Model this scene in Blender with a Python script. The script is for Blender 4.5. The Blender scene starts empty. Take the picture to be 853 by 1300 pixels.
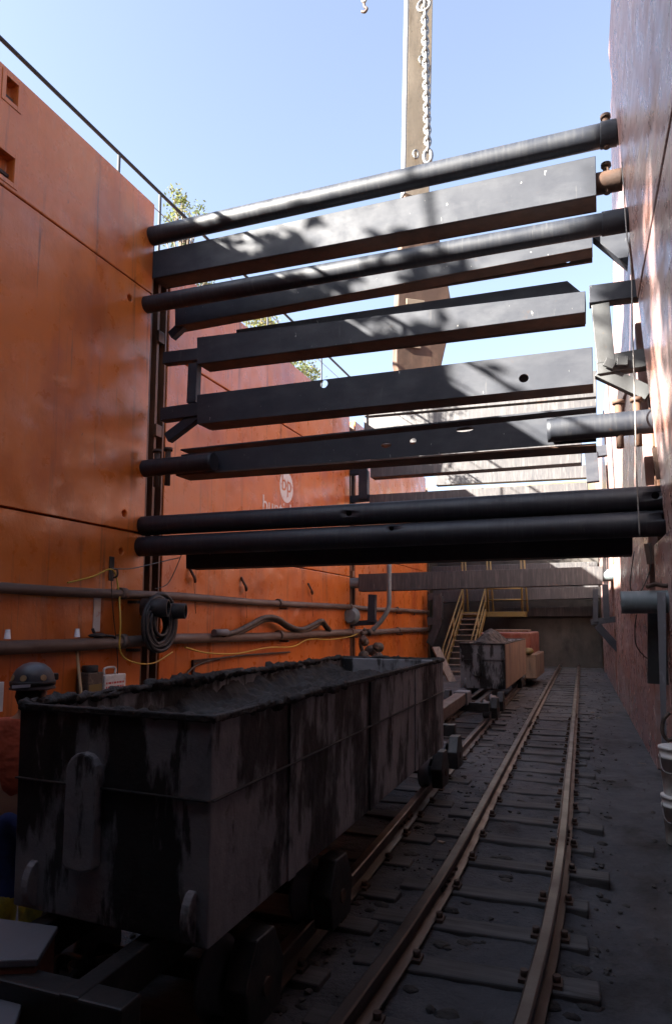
import bpy, bmesh, math, random
from mathutils import Vector, Matrix, Euler, noise
random.seed(7)
S = bpy.context.scene
col = S.collection
PI = math.pi

# ------------------------------------------------------------------ camera
F, CX, CY, H = 870.0, 426.5, 690.0, 2.0
PITCH = math.atan(100 / F)
YAW = math.atan((765 - CX) * math.cos(PITCH) / F)
cam = bpy.data.cameras.new('camera')
cam.sensor_fit = 'HORIZONTAL'; cam.sensor_width = 36
cam.lens = 36 * F / 853
cam.shift_y = (CY - 650) / 853
cam.clip_end = 3000; cam.clip_start = .05
camo = bpy.data.objects.new('camera', cam); col.objects.link(camo)
camo.location = (0, 0, H); camo.rotation_euler = (PI / 2 + PITCH, 0, YAW)
S.camera = camo
RM = Euler((PI / 2 + PITCH, 0, YAW)).to_matrix()
EYE = Vector((0, 0, H))
# surveying helpers: where a sight line meets a known real plane of the pit
def ray(u, v): return RM @ Vector(((u - CX) / F, (CY - v) / F, -1))
def atX(u, v, X): r = ray(u, v); return EYE + r * (X / r.x)
def atY(u, v, Y): r = ray(u, v); return EYE + r * (Y / r.y)
def atZ(u, v, Z): r = ray(u, v); return EYE + r * ((Z - H) / r.z)

# ------------------------------------------------------------------ materials
def mat(name, base, layers=(), rough=.6, rvar=.12, bumps=(), metal=0., spec=.5, coat=0.):
    """layers: (colour, (sx,sy,sz), lo, hi, detail[, strength]) mixed in turn by a noise of world position"""
    m = bpy.data.materials.new(name); m.use_nodes = True
    n, l = m.node_tree.nodes, m.node_tree.links
    b = n['Principled BSDF']
    geo = n.new('ShaderNodeNewGeometry')
    def noise_of(sc, det, off, dist=0.):
        mp = n.new('ShaderNodeMapping'); l.new(geo.outputs['Position'], mp.inputs[0])
        mp.inputs['Scale'].default_value = sc if hasattr(sc, '__len__') else (sc,) * 3
        mp.inputs['Location'].default_value = (off * 3.7, off * 1.3, off * 5.1)
        t = n.new('ShaderNodeTexNoise'); t.inputs['Scale'].default_value = 1
        t.inputs['Detail'].default_value = det; t.inputs['Roughness'].default_value = .62
        t.inputs['Distortion'].default_value = dist
        l.new(mp.outputs[0], t.inputs['Vector']); return t.outputs['Fac']
    cur = None
    for i, L in enumerate(layers):
        c, sc, lo, hi, det = L[:5]; st = L[5] if len(L) > 5 else 1.
        mr = n.new('ShaderNodeMapRange'); mr.clamp = True
        l.new(noise_of(sc, det, i + 1 + len(name)), mr.inputs[0])
        mr.inputs[1].default_value = lo; mr.inputs[2].default_value = hi
        mr.inputs[3].default_value = 0; mr.inputs[4].default_value = st
        mx = n.new('ShaderNodeMix'); mx.data_type = 'RGBA'
        l.new(mr.outputs[0], mx.inputs[0])
        if cur is None: mx.inputs[6].default_value = (*base, 1)
        else: l.new(cur, mx.inputs[6])
        mx.inputs[7].default_value = (*c, 1)
        cur = mx.outputs[2]
    if cur is None: b.inputs['Base Color'].default_value = (*base, 1)
    else: l.new(cur, b.inputs['Base Color'])
    mr = n.new('ShaderNodeMapRange'); l.new(noise_of(3, 5, 9), mr.inputs[0])
    mr.inputs[1].default_value = .3; mr.inputs[2].default_value = .7
    mr.inputs[3].default_value = max(.02, rough - rvar); mr.inputs[4].default_value = min(1, rough + rvar)
    l.new(mr.outputs[0], b.inputs['Roughness'])
    prev = None
    for k, (sc, st, dist) in enumerate(bumps):
        bp = n.new('ShaderNodeBump'); bp.inputs['Strength'].default_value = st; bp.inputs['Distance'].default_value = dist
        l.new(noise_of(sc, 4 if k else 2, 20 + k), bp.inputs['Height'])
        if prev: l.new(prev, bp.inputs['Normal'])
        prev = bp.outputs['Normal']
    if prev: l.new(prev, b.inputs['Normal'])
    b.inputs['Metallic'].default_value = metal
    b.inputs['Specular IOR Level'].default_value = spec
    b.inputs['Coat Weight'].default_value = coat
    return m

M = {}
M['orange'] = mat('orange_paint', (.56, .142, .021),
    [((.56, .17, .05), (.5, .35, .5), .45, .7, 4, .8), ((.34, .06, .018), (.9, .7, .35), .5, .72, 6, .8),
     ((.50, .24, .15), (6, 4, .7), .58, .75, 6, .45), ((.10, .04, .025), (7, 5, 2.2), .70, .74, 8, .8), ((.30, .07, .02), (1.1, .8, .4), .54, .66, 7, .5),
     ((.55, .42, .34), (9, 7, 1.2), .70, .76, 8, .6), ((.16, .05, .02), (7, 5.4, .22), .58, .70, 6, .7), ((.09, .045, .03), (11, 9, .35), .66, .72, 7, .7),
     ((.05, .03, .02), (1.6, 1.1, 1.0), .66, .8, 7, .6)],
    rough=.33, rvar=.12, bumps=[((.8, .5, .65), .45, .25), ((3.2, 2.2, 2.6), .3, .03), ((14, 14, 5), .12, .02)], spec=.5)
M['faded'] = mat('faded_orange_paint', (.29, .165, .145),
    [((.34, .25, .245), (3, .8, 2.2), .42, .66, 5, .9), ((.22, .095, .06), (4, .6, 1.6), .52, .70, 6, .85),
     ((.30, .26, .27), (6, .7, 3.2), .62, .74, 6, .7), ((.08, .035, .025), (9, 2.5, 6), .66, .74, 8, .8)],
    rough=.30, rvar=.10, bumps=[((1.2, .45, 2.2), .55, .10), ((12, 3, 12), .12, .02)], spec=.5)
M['dark'] = mat('dark_blue_grey_paint', (.017, .020, .029),
    [((.034, .037, .046), (1.2, 1.2, 3), .45, .7, 5), ((.06, .06, .064), (16, 8, 1.8), .64, .74, 7, .7),
     ((.05, .028, .018), (4, 4, 4), .64, .74, 8, .6), ((.40, .39, .37), (14, 14, 6), .685, .72, 9, .7)],
    rough=.66, rvar=.12, bumps=[(2.2, .18, .02), (40, .12, .004)], spec=.4)
M['tube'] = mat('scuffed_black_pipe', (.014, .0165, .024),
    [((.032, .034, .040), (22, 2, 2), .48, .68, 5, .8), ((.07, .07, .073), (38, 2, 3), .63, .72, 6, .7),
     ((.06, .03, .018), (5, 5, 5), .66, .74, 8, .5), ((.25, .245, .24), (14, 14, 14), .72, .76, 6, .7)],
    rough=.52, rvar=.12, bumps=[((30, 3, 3), .12, .006)])
M['streak'] = mat('streaked_grey_steel', (.046, .043, .045),
    [((.115, .105, .10), (21, 6, 1.6), .48, .70, 7, .8), ((.03, .03, .034), (9, 4, 1.5), .52, .68, 7, .9),
     ((.12, .06, .035), (3, 3, 2), .64, .74, 7, .7), ((.40, .38, .35), (24, 8, 1.3), .68, .75, 7, .8)],
    rough=.55, bumps=[((12, 5, 2), .15, .01)])
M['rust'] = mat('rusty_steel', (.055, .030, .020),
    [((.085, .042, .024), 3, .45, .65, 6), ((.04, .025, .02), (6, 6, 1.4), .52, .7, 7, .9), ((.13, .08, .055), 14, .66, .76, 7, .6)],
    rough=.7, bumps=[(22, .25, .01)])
M['pipe'] = mat('dusty_rusted_pipe', (.11, .07, .052),
    [((.17, .13, .11), (8, .8, 8), .45, .65, 5, .8), ((.07, .04, .03), (6, 1.2, 6), .55, .7, 6, .9), ((.30, .11, .05), 5, .64, .74, 6, .7)],
    rough=.6, bumps=[(18, .2, .008)])
M['car'] = mat('mud_stained_steel', (.22, .222, .235),
    [((.31, .305, .31), (1.5, 1.5, 2), .45, .7, 5), ((.014, .013, .013), (3.0, 2.2, .9), .505, .56, 7, .96),
     ((.016, .015, .014), (7.5, 6, 1.8), .55, .61, 7, .9), ((.26, .24, .23), (18, 18, 2.2), .64, .74, 7, .5), ((.07, .055, .048), (9, 9, 9), .6, .72, 8, .6)],
    rough=.55, rvar=.25, bumps=[((5, 5, 2.4), .5, .05), (16, .45, .015), (60, .4, .005)])
M['carbrown'] = mat('brown_caked_steel', (.18, .115, .078),
    [((.25, .16, .10), (4, 3, .8), .45, .66, 6), ((.07, .05, .04), (5, 4, .7), .52, .66, 7, .9), ((.035, .03, .028), (9, 5, 2.0), .62, .72, 7, .8)],
    rough=.8, bumps=[((5, 5, 2), .25, .03), (38, .3, .006)])
M['muck'] = mat('wet_muck', (.020, .016, .014),
    [((.040, .033, .027), 5, .48, .7, 7), ((.018, .015, .013), 11, .52, .68, 7)], rough=.75, rvar=.2, bumps=[(9, .7, .05), (45, .6, .02)])
M['floor'] = mat('pit_floor_dirt', (.055, .055, .060),
    [((.088, .085, .088), (1.1, .6, 1), .46, .68, 7, .9), ((.022, .019, .018), (2.2, 1.4, 1), .5, .68, 8, .9), ((.13, .125, .12), 7, .66, .76, 8, .6), ((.095, .066, .05), (.8, .35, 1), .54, .72, 5, .5)],
    rough=.85, rvar=.13, bumps=[(6, .7, .06), (42, .7, .02), (110, .5, .008)])
M['underframe'] = mat('oily_black_steel', (.024, .021, .020), [((.055, .045, .04), 5, .5, .68, 7, .8), ((.012, .011, .011), 8, .5, .66, 6)], rough=.5, bumps=[(30, .3, .006)])
M['stone'] = mat('dusty_stone', (.06, .052, .047), [((.11, .10, .09), 6, .5, .7, 4), ((.03, .026, .024), 9, .5, .7, 4)], rough=.85)
M['postrust'] = mat('brown_post_steel', (.12, .055, .03), [((.19, .08, .035), (3, 3, .8), .45, .65, 6), ((.04, .022, .016), (6, 6, 1.2), .52, .7, 7, .9)], rough=.6, bumps=[(18, .2, .01)])
M['railtop'] = mat('worn_rail_steel', (.066, .045, .036),
    [((.10, .078, .066), (5, 1.2, 5), .45, .68, 6), ((.05, .030, .023), (9, 3, 9), .52, .7, 7, .9)], rough=.42, rvar=.12, metal=.3, bumps=[(30, .15, .005)])
M['sleeper'] = mat('dirty_timber', (.062, .057, .055),
    [((.095, .088, .083), (1.6, 16, 9), .46, .66, 6), ((.035, .03, .026), (2.5, 22, 12), .52, .68, 7, .9), ((.09, .065, .045), 3, .62, .74, 6, .5)],
    rough=.85, bumps=[((2, 26, 14), .4, .012), (40, .25, .005)])
M['timber'] = mat('grey_planks', (.22, .17, .13), [((.32, .25, .19), (9, 2, 3), .46, .68, 6), ((.10, .08, .06), (14, 3, 5), .55, .7, 7)], rough=.8, bumps=[((20, 4, 6), .3, .008)])
M['back'] = mat('dark_muddy_plate', (.060, .052, .046),
    [((.10, .085, .072), (.7, 1, .5), .46, .68, 6), ((.030, .027, .025), (1.8, 2, .7), .5, .68, 7, .9), ((.16, .14, .12), (5, 5, 1.5), .66, .76, 7, .6)], rough=.75, bumps=[((2, 2, 1), .3, .03)])
M['yellow'] = mat('worn_yellow_paint', (.17, .115, .03), [((.14, .10, .05), 6, .5, .68, 6), ((.12, .075, .035), (9, 9, 5), .6, .7, 7, .8)], rough=.5)
M['stick'] = mat('dirty_tan_steel', (.19, .152, .11),
    [((.26, .21, .155), (3, 3, .7), .46, .68, 6), ((.13, .095, .06), (5, 5, 1.1), .55, .70, 7, .9), ((.05, .04, .03), (8, 8, 4), .64, .72, 8, .7)], rough=.65, bumps=[(9, .2, .01)])
M['stickrust'] = mat('rusted_brown_steel', (.060, .033, .021),
    [((.11, .065, .042), (3, 3, .9), .46, .66, 6), ((.05, .03, .02), (5, 5, 1.4), .52, .66, 7, .9)], rough=.7, bumps=[(9, .25, .012)])
M['chain'] = mat('galvanised_chain', (.22, .215, .21), [((.18, .14, .11), 14, .52, .7, 6, .7)], rough=.35, metal=.7)
M['rubber'] = mat('black_rubber', (.018, .018, .020), [((.05, .046, .042), 7, .5, .7, 6)], rough=.55, bumps=[(40, .15, .004)])
M['hose'] = mat('muddy_hose', (.07, .05, .038), [((.16, .12, .09), 8, .5, .7, 6), ((.02, .016, .014), 16, .52, .66, 7)], rough=.6, bumps=[(30, .3, .006)])
M['white'] = mat('dirty_white_plastic', (.62, .61, .58), [((.38, .35, .31), 6, .52, .72, 6, .8), ((.16, .14, .12), 13, .64, .74, 7, .7)], rough=.5)
M['paper'] = mat('white_paper', (.76, .76, .76), [((.6, .6, .62), 20, .5, .7, 4)], rough=.6)
M['red'] = mat('red_print', (.45, .03, .025), rough=.5)
M['redpaint'] = mat('scuffed_red_paint', (.22, .05, .03), [((.26, .12, .075), (4, 3, 1), .48, .68, 6), ((.10, .04, .03), 8, .58, .72, 7, .8)], rough=.55)
M['cord'] = mat('yellow_cord', (.55, .36, .05), rough=.5)
M['wire'] = mat('black_wire', (.02, .02, .02), rough=.5)
M['greywire'] = mat('grey_steel_cable', (.22, .21, .20), [((.10, .08, .07), 20, .5, .7, 4)], rough=.5, metal=.3)
M['palesteel'] = mat('pale_steel_plate', (.15, .155, .17), [((.14, .14, .15), 4, .5, .7, 6), ((.35, .36, .38), (14, 3, 4), .6, .72, 7, .6)], rough=.6, bumps=[(24, .15, .006)])
M['bracket'] = mat('grey_bracket_steel', (.062, .064, .066), [((.04, .038, .036), (5, 5, 2), .5, .7, 7, .9), ((.09, .06, .04), 9, .64, .72, 7, .6)], rough=.55, bumps=[(24, .15, .006)])
M['galv'] = mat('weathered_blue_pipe', (.13, .16, .17), [((.22, .24, .24), (8, 3, 3), .48, .7, 6), ((.14, .08, .05), 6, .6, .72, 7, .7)], rough=.5, bumps=[(16, .15, .008)])
M['letter'] = mat('white_stencil_paint', (.66, .62, .58), [((.50, .16, .06), (9, 7, 7), .58, .68, 7, .8)], rough=.5)
M['earth'] = mat('bare_earth', (.15, .115, .08), [((.22, .17, .12), .4, .46, .7, 7), ((.09, .08, .045), .16, .52, .66, 6)], rough=.9, bumps=[(2, .5, .1)])
M['bark'] = mat('tree_bark', (.10, .075, .055), [((.16, .13, .10), (9, 9, 2), .5, .7, 6)], rough=.85, bumps=[((14, 14, 3), .5, .03)])
def leafmat(name, c1, c2):
    m = mat(name, c1, [(c2, 1.1, .42, .62, 4)], rough=.55)
    n, l = m.node_tree.nodes, m.node_tree.links
    b = n['Principled BSDF']; tr = n.new('ShaderNodeBsdfTranslucent'); mx = n.new('ShaderNodeMixShader')
    src = b.inputs['Base Color'].links[0].from_socket
    l.new(src, tr.inputs['Color']); mx.inputs[0].default_value = .35
    l.new(b.outputs[0], mx.inputs[1]); l.new(tr.outputs[0], mx.inputs[2])
    l.new(mx.outputs[0], n['Material Output'].inputs['Surface']); return m
M['leaf'] = leafmat('green_leaves', (.045, .075, .022), (.10, .12, .035))
M['leaf_pale'] = leafmat('pale_leaves', (.12, .15, .05), (.17, .15, .06))
M['skin'] = mat('skin', (.42, .24, .16), rough=.5)
M['shirt'] = mat('orange_work_shirt', (.52, .10, .045), [((.40, .075, .035), 9, .5, .7, 4)], rough=.85, bumps=[((7, 7, 11), .6, .03)])
M['jeans'] = mat('blue_work_trousers', (.025, .045, .16), [((.015, .025, .09), 8, .5, .7, 5)], rough=.85, bumps=[(9, .5, .02)])
M['boot'] = mat('yellow_rubber_boot', (.40, .30, .03), [((.10, .08, .04), 9, .5, .7, 5)], rough=.5)
M['hat'] = mat('scuffed_grey_hard_hat', (.07, .07, .08), [((.05, .05, .055), 9, .5, .66, 5)], rough=.4)
M['tan'] = mat('tan_wood_handle', (.42, .28, .14), [((.30, .19, .09), (9, 9, 2), .5, .7, 4)], rough=.6)
M['hair'] = mat('dark_hair', (.02, .015, .012), rough=.7)
M['reflective'] = mat('silver_reflective_tape', (.5, .5, .55), rough=.35)

# ------------------------------------------------------------------ mesh builder
class MB:
    def __init__(s): s.bm = bmesh.new()
    def face(s, pts):
        return s.bm.faces.new([s.bm.verts.new(p) for p in pts])
    def hull8(s, p):           # p: bottom 4 ccw, top 4 ccw
        v = [s.bm.verts.new(q) for q in p]
        for f in ((3, 2, 1, 0), (4, 5, 6, 7), (0, 1, 5, 4), (1, 2, 6, 5), (2, 3, 7, 6), (3, 0, 4, 7)):
            s.bm.faces.new([v[i] for i in f])
        return s
    def box(s, a, b, rot=None, piv=None):
        x0, y0, z0 = a; x1, y1, z1 = b
        p = [Vector(q) for q in ((x0, y0, z0), (x1, y0, z0), (x1, y1, z0), (x0, y1, z0), (x0, y0, z1), (x1, y0, z1), (x1, y1, z1), (x0, y1, z1))]
        if rot is not None:
            c = Vector(piv) if piv is not None else sum(p, Vector()) / 8
            p = [c + rot @ (q - c) for q in p]
        return s.hull8(p)
    def prism(s, poly, d):     # poly: 3d points, extruded by vector d
        d = Vector(d); n = len(poly)
        a = [s.bm.verts.new(p) for p in poly]; b = [s.bm.verts.new(Vector(p) + d) for p in poly]
        s.bm.faces.new(a[::-1]); s.bm.faces.new(b)
        for i in range(n): s.bm.faces.new((a[i], a[(i + 1) % n], b[(i + 1) % n], b[i]))
        return s
    def bar(s, p, q, w, h, up=(0, 0, 1)):
        p, q = Vector(p), Vector(q); d = (q - p).normalized(); up = Vector(up)
        x = d.cross(up).normalized(); y = x.cross(d).normalized()
        P = [c + x * sx * w / 2 + y * sy * h / 2 for c in (p, q) for sx, sy in ((-1, -1), (1, -1), (1, 1), (-1, 1))]
        return s.hull8(P)
    def tube(s, pts, r, n=20, cap=True, wall=0.):
        pts = [Vector(p) for p in pts]; rings = []
        rr = r if hasattr(r, '__len__') else [r] * len(pts)
        ref = None
        for i, p in enumerate(pts):
            d = (pts[min(i + 1, len(pts) - 1)] - pts[max(i - 1, 0)]).normalized()
            if ref is None:
                ref = Vector((0, 0, 1)) if abs(d.z) < .9 else Vector((1, 0, 0))
            x = d.cross(ref).normalized(); y = x.cross(d).normalized(); ref = y
            rings.append([s.bm.verts.new(p + (x * math.cos(2 * PI * k / n) + y * math.sin(2 * PI * k / n)) * rr[i]) for k in range(n)])
        for a, b in zip(rings, rings[1:]):
            for k in range(n):
                f = s.bm.faces.new((a[k], a[(k + 1) % n], b[(k + 1) % n], b[k])); f.smooth = True
        if cap:
            if wall:
                for ring, sg in ((rings[0], 1), (rings[-1], -1)):
                    c = sum((v.co for v in ring), Vector()) / n
                    i0 = 0 if sg == 1 else len(pts) - 1
                    d = (pts[1] - pts[0]).normalized() if sg == 1 else (pts[-2] - pts[-1]).normalized()
                    a = [s.bm.verts.new(c + (v.co - c) * (1 - wall)) for v in ring]
                    b = [s.bm.verts.new(v.co + d * rr[i0] * 1.6) for v in a]
                    for k in range(n):
                        s.bm.faces.new((ring[k], ring[(k + 1) % n], a[(k + 1) % n], a[k]))
                        s.bm.faces.new((a[k], a[(k + 1) % n], b[(k + 1) % n], b[k]))
                    s.bm.faces.new(b)
            else:
                s.bm.faces.new(rings[0][::-1]); s.bm.faces.new(rings[-1])
        return s
    def sweep(s, prof, path):  # prof: (lateral, z) closed; path in 3d, roughly horizontal
        path = [Vector(p) for p in path]; rings = []
        for i, p in enumerate(path):
            d = path[min(i + 1, len(path) - 1)] - path[max(i - 1, 0)]; d.z = 0; d.normalize()
            x = d.cross(Vector((0, 0, 1)))
            rings.append([s.bm.verts.new(p + x * a + Vector((0, 0, b))) for a, b in prof])
        n = len(prof)
        for a, b in zip(rings, rings[1:]):
            for k in range(n): s.bm.faces.new((a[k], a[(k + 1) % n], b[(k + 1) % n], b[k]))
        s.bm.faces.new(rings[0][::-1]); s.bm.faces.new(rings[-1])
        return s
    def torus(s, c, R, r, nx, ny, nR=24, nr=10, sx=1., sy=1.):
        c, nx, ny = Vector(c), Vector(nx).normalized(), Vector(ny).normalized(); nz = nx.cross(ny)
        g = []
        for i in range(nR):
            a = 2 * PI * i / nR; o = nx * math.cos(a) * R * sx + ny * math.sin(a) * R * sy
            e = (nx * math.cos(a) + ny * math.sin(a)).normalized()
            g.append([s.bm.verts.new(c + o + e * r * math.cos(2 * PI * k / nr) + nz * r * math.sin(2 * PI * k / nr)) for k in range(nr)])
        for i in range(nR):
            for k in range(nr):
                f = s.bm.faces.new((g[i][k], g[(i + 1) % nR][k], g[(i + 1) % nR][(k + 1) % nr], g[i][(k + 1) % nr])); f.smooth = True
        return s
    def blob(s, c, r, sub=1, jit=.25):
        t = bmesh.ops.create_icosphere(s.bm, subdivisions=sub, radius=1)
        r = Vector(r) if hasattr(r, '__len__') else Vector((r, r, r))
        for v in t['verts']:
            k = 1 + random.uniform(-jit, jit)
            v.co = Vector((v.co.x * r.x * k, v.co.y * r.y * k, v.co.z * r.z * k)) + Vector(c)
        return s
    def lathe(s, c, prof, n=24, axis=(0, 0, 1)):
        ax = Vector(axis).normalized(); x = ax.orthogonal().normalized(); y = ax.cross(x); c = Vector(c)
        rings = [[s.bm.verts.new(c + ax * z + (x * math.cos(2 * PI * k / n) + y * math.sin(2 * PI * k / n)) * r) for k in range(n)] for r, z in prof]
        for a, b in zip(rings, rings[1:]):
            for k in range(n):
                f = s.bm.faces.new((a[k], a[(k + 1) % n], b[(k + 1) % n], b[k])); f.smooth = True
        s.bm.faces.new(rings[0][::-1]); s.bm.faces.new(rings[-1])
        return s
    def build(s, name, m, parent=None, bevel=0., cut=None, smooth=False):
        bmesh.ops.recalc_face_normals(s.bm, faces=s.bm.faces)
        me = bpy.data.meshes.new(name); s.bm.to_mesh(me); s.bm.free()
        me.materials.append(M[m] if isinstance(m, str) else m)
        o = bpy.data.objects.new(name, me); col.objects.link(o)
        if smooth:
            for p in me.polygons: p.use_smooth = True
        if cut is not None:
            bmesh.ops.recalc_face_normals(cut.bm, faces=cut.bm.faces)
            cm = bpy.data.meshes.new('cut'); cut.bm.to_mesh(cm); cut.bm.free()
            co = bpy.data.objects.new('cut', cm); col.objects.link(co)
            md = o.modifiers.new('b', 'BOOLEAN'); md.object = co; md.operation = 'DIFFERENCE'; md.solver = 'EXACT'
            bake(o); bpy.data.objects.remove(co); bpy.data.meshes.remove(cm)
        if bevel:
            md = o.modifiers.new('bevel', 'BEVEL'); md.width = bevel; md.segments = 2; md.limit_method = 'ANGLE'; md.angle_limit = math.radians(40)
        if parent is not None: adopt(o, parent)
        return o
def bake(o):
    dg = bpy.context.evaluated_depsgraph_get(); dg.update()
    me = bpy.data.meshes.new_from_object(o.evaluated_get(dg)); old = o.data
    o.modifiers.clear(); o.data = me; me.name = old.name; bpy.data.meshes.remove(old)
def wpos(o):
    p = Vector(o.location)
    while o.parent: o = o.parent; p += Vector(o.location)
    return p
def adopt(o, parent):                       # meshes are drawn in world coordinates, then handed to their thing
    o.data.transform(Matrix.Translation(-wpos(parent))); o.parent = parent
def tag(o, label=None, cat=None, group=None, kind=None):
    for k, v in (('label', label), ('category', cat), ('group', group), ('kind', kind)):
        if v: o[k] = v
    return o
def thing(name, label, cat, loc=(0, 0, 0), group=None):
    o = bpy.data.objects.new(name, None); o.empty_display_size = .2; col.objects.link(o); o.location = loc
    return tag(o, label, cat, group)
def single(mb, name, m, label, cat, group=None, **k):
    return tag(mb.build(name, m, None, **k), label, cat, group)
def clone(o, parent=None, off=None):
    c = o.copy(); col.objects.link(c)
    if parent is not None: c.parent = parent
    if off is not None: c.location = Vector(o.location) + Vector(off)
    for ch in list(o.children): clone(ch, c)
    return c
def arc(p, q, sag, n=16):
    p, q = Vector(p), Vector(q)
    return [p.lerp(q, i / n) + Vector((0, 0, -sag * 4 * (i / n) * (1 - i / n))) for i in range(n + 1)]
def smoothpath(P, n=6):
    P = [Vector(p) for p in P]; out = []
    for i in range(len(P) - 1):
        a, b, c, d = P[max(i - 1, 0)], P[i], P[i + 1], P[min(i + 2, len(P) - 1)]
        for k in range(n):
            t = k / n
            out.append(.5 * ((2 * b) + (c - a) * t + (2 * a - 5 * b + 4 * c - d) * t * t + (3 * b - a - 3 * c + d) * t ** 3))
    return out + [P[-1]]

LX = -7.5                                   # face of the left wall
def RXb(Y): return .94 - .031 * Y           # foot of the right wall
def RX(Y, z):                               # right wall leans in above
    return RXb(Y) if z < 3 else RXb(Y) + .20 - .075 * max(0, z - 3.6)
Y1, Y2, Y3 = 10.25, 20.9, 31.3              # the posts

# ------------------------------------------------------------------ setting
def fl_h(x, y):
    t = max(0, min(1, (x + 3.6) / .3)) * max(0, min(1, (-.02 - x) / .25)) * max(.35, min(1, (y - 1.5) / 6 + .35))
    return .036 * t - .012 + .028 * noise.noise((x * .9, y * .6, 3)) + .020 * noise.noise((x * 2.7, y * 2.1, 9)) + .010 * noise.noise((x * 8, y * 7, 5)) + .006 * noise.noise((x * 19, y * 17, 5))
m = MB(); nx, ny = 170, 620; g = []
for j in range(ny + 1):
    y = -9 + 42 * j / ny; row = []
    for i in range(nx + 1):
        x = -8 + 9.3 * i / nx; row.append(m.bm.verts.new((x, y, fl_h(x, y))))
    g.append(row)
for j in range(ny):
    for i in range(nx): m.bm.faces.new((g[j][i], g[j][i + 1], g[j + 1][i + 1], g[j + 1][i])).smooth = True
tag(m.build('pit_floor', 'floor'), kind='structure')
GZ = 8.55
m = MB()
m.face([(-400, -400, GZ), (-7.95, -400, GZ), (-7.95, 600, GZ), (-400, 600, GZ)])
m.face([(1.3, -400, GZ), (400, -400, GZ), (400, 600, GZ), (1.3, 600, GZ)])
m.face([(-7.95, 33.4, GZ), (1.3, 33.4, GZ), (1.3, 600, GZ), (-7.95, 600, GZ)])
m.face([(-7.95, -400, GZ), (1.3, -400, GZ), (1.3, -9.3, GZ), (-7.95, -9.3, GZ)])
for x in (-7.95, 1.3): m.face([(x, -9.3, -.2), (x, 33.4, -.2), (x, 33.4, GZ), (x, -9.3, GZ)])
for y in (-9.3, 33.4): m.face([(-7.95, y, -.2), (1.3, y, -.2), (1.3, y, GZ), (-7.95, y, GZ)])
tag(m.build('ground', 'earth'), kind='structure')

# ------------------------------------------------------------------ left wall panels
PG = 'orange shoring panels of the left wall'
def left_panel(y0, y1, z0, z1, label, x=LX, cut=None, root=False):
    m = MB(); m.box((x - .22, y0, z0), (x, y1, z1))
    lo = (x, (y0 + y1) / 2, z0)
    r = thing('shoring_panel', label, 'shoring panel', lo, PG)
    return r, m.build('steel_sheet', 'orange', r, bevel=.02, cut=cut)
zs1 = atX(100, 662, LX).z; zs2 = atX(75, 287, LX).z
TOP1 = 9.78
# near bay: three panels
cut = MB()
pk = []
for (u0, v0, u1, v1) in ((8, 97, 22, 133), (-6, 187, 17, 228)):
    a = atX(u0, v0 + 4, LX); b = atX(u1, v1, LX)
    ya, yb = a.y, b.y; zt = (atX(u0, v0, LX).z + atX(u1, v0 + 8, LX).z) / 2; zb = (atX(u0, v1 - 8, LX).z + atX(u1, v1, LX).z) / 2
    pk.append((ya, yb, zb, zt)); cut.box((LX - .14, ya, zb), (LX + .1, yb, zt))
h = atX(165, 378, LX); cut.tube([(LX - .1, h.y, h.z), (LX + .1, h.y, h.z)], .06, 16)
r, sh = left_panel(-9, 10.0, zs2 + .012, TOP1, 'topmost orange steel panel beside the guard rail, pierced by two dark rectangular pockets', cut=None)
# pockets as framed recesses standing on the sheet
for (ya, yb, zb, zt) in pk:
    f = MB(); w = .07
    f.box((LX, ya - w, zb - w), (LX + .012, ya, zt + w)); f.box((LX, yb, zb - w), (LX + .012, yb + w, zt + w))
    f.box((LX, ya, zt), (LX + .012, yb, zt + w)); f.box((LX, ya, zb - w), (LX + .012, yb, zb))
    fo = f.build('pocket_frame', 'orange', r, bevel=.004)
bpy.data.objects.remove(sh)
m = MB(); m.box((LX - .22, -9, zs2 + .012), (LX, 10.0, TOP1))
c2 = MB()
for (ya, yb, zb, zt) in pk: c2.box((LX - .15, ya, zb), (LX + .1, yb, zt))
m.build('steel_sheet', 'orange', r, bevel=.02, cut=c2)
for (ya, yb, zb, zt) in pk:
    f = MB(); f.box((LX - .149, ya + .002, zb + (zt - zb) * .3), (LX - .09, yb - .002, zb + (zt - zb) * .42)); f.build('pocket_bar', 'rust', r)
c2 = MB()
for u, v in ((165, 378), (158, 652)):
    h = atX(u, v, LX); c2.tube([(LX - .1, h.y, h.z), (LX + .1, h.y, h.z)], .06, 16)
left_panel(-9, 10.0, zs1 + .015, zs2 - .012, 'broad middle orange panel left of the strut ends, with two bolt holes', cut=c2)
c2 = MB(); h = atX(154, 700, LX); c2.tube([(LX - .1, h.y, h.z), (LX + .1, h.y, h.z)], .06, 16)
left_panel(-9, 10.0, 0, zs1 - .015, 'lowest near orange panel behind the hose coil and the white cups', cut=c2)
zb1 = atX(315, 511, LX).z; zb2 = atX(410, 726, LX).z
TOP2 = 8.9
r2, _ = left_panel(10.55, 20.65, zb1 + .012, TOP2, 'upper orange panel of the second bay, partly behind the dark beams')
r3, _ = left_panel(10.55, 20.65, zb2 + .012, zb1 - .012, 'orange panel of the second bay carrying white stencilled lettering', x=LX - .01)
left_panel(10.55, 20.65, 0, zb2 - .012, 'lowest orange panel of the second bay, behind the curved hose on the pipe', x=LX - .005)
left_panel(21.2, 31.1, 4.3, 8.75, 'far upper orange panel in the third bay')
left_panel(21.2, 31.1, 0, 4.28, 'far lower orange panel in the third bay, above the leaning plank', x=LX - .01)

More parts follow.
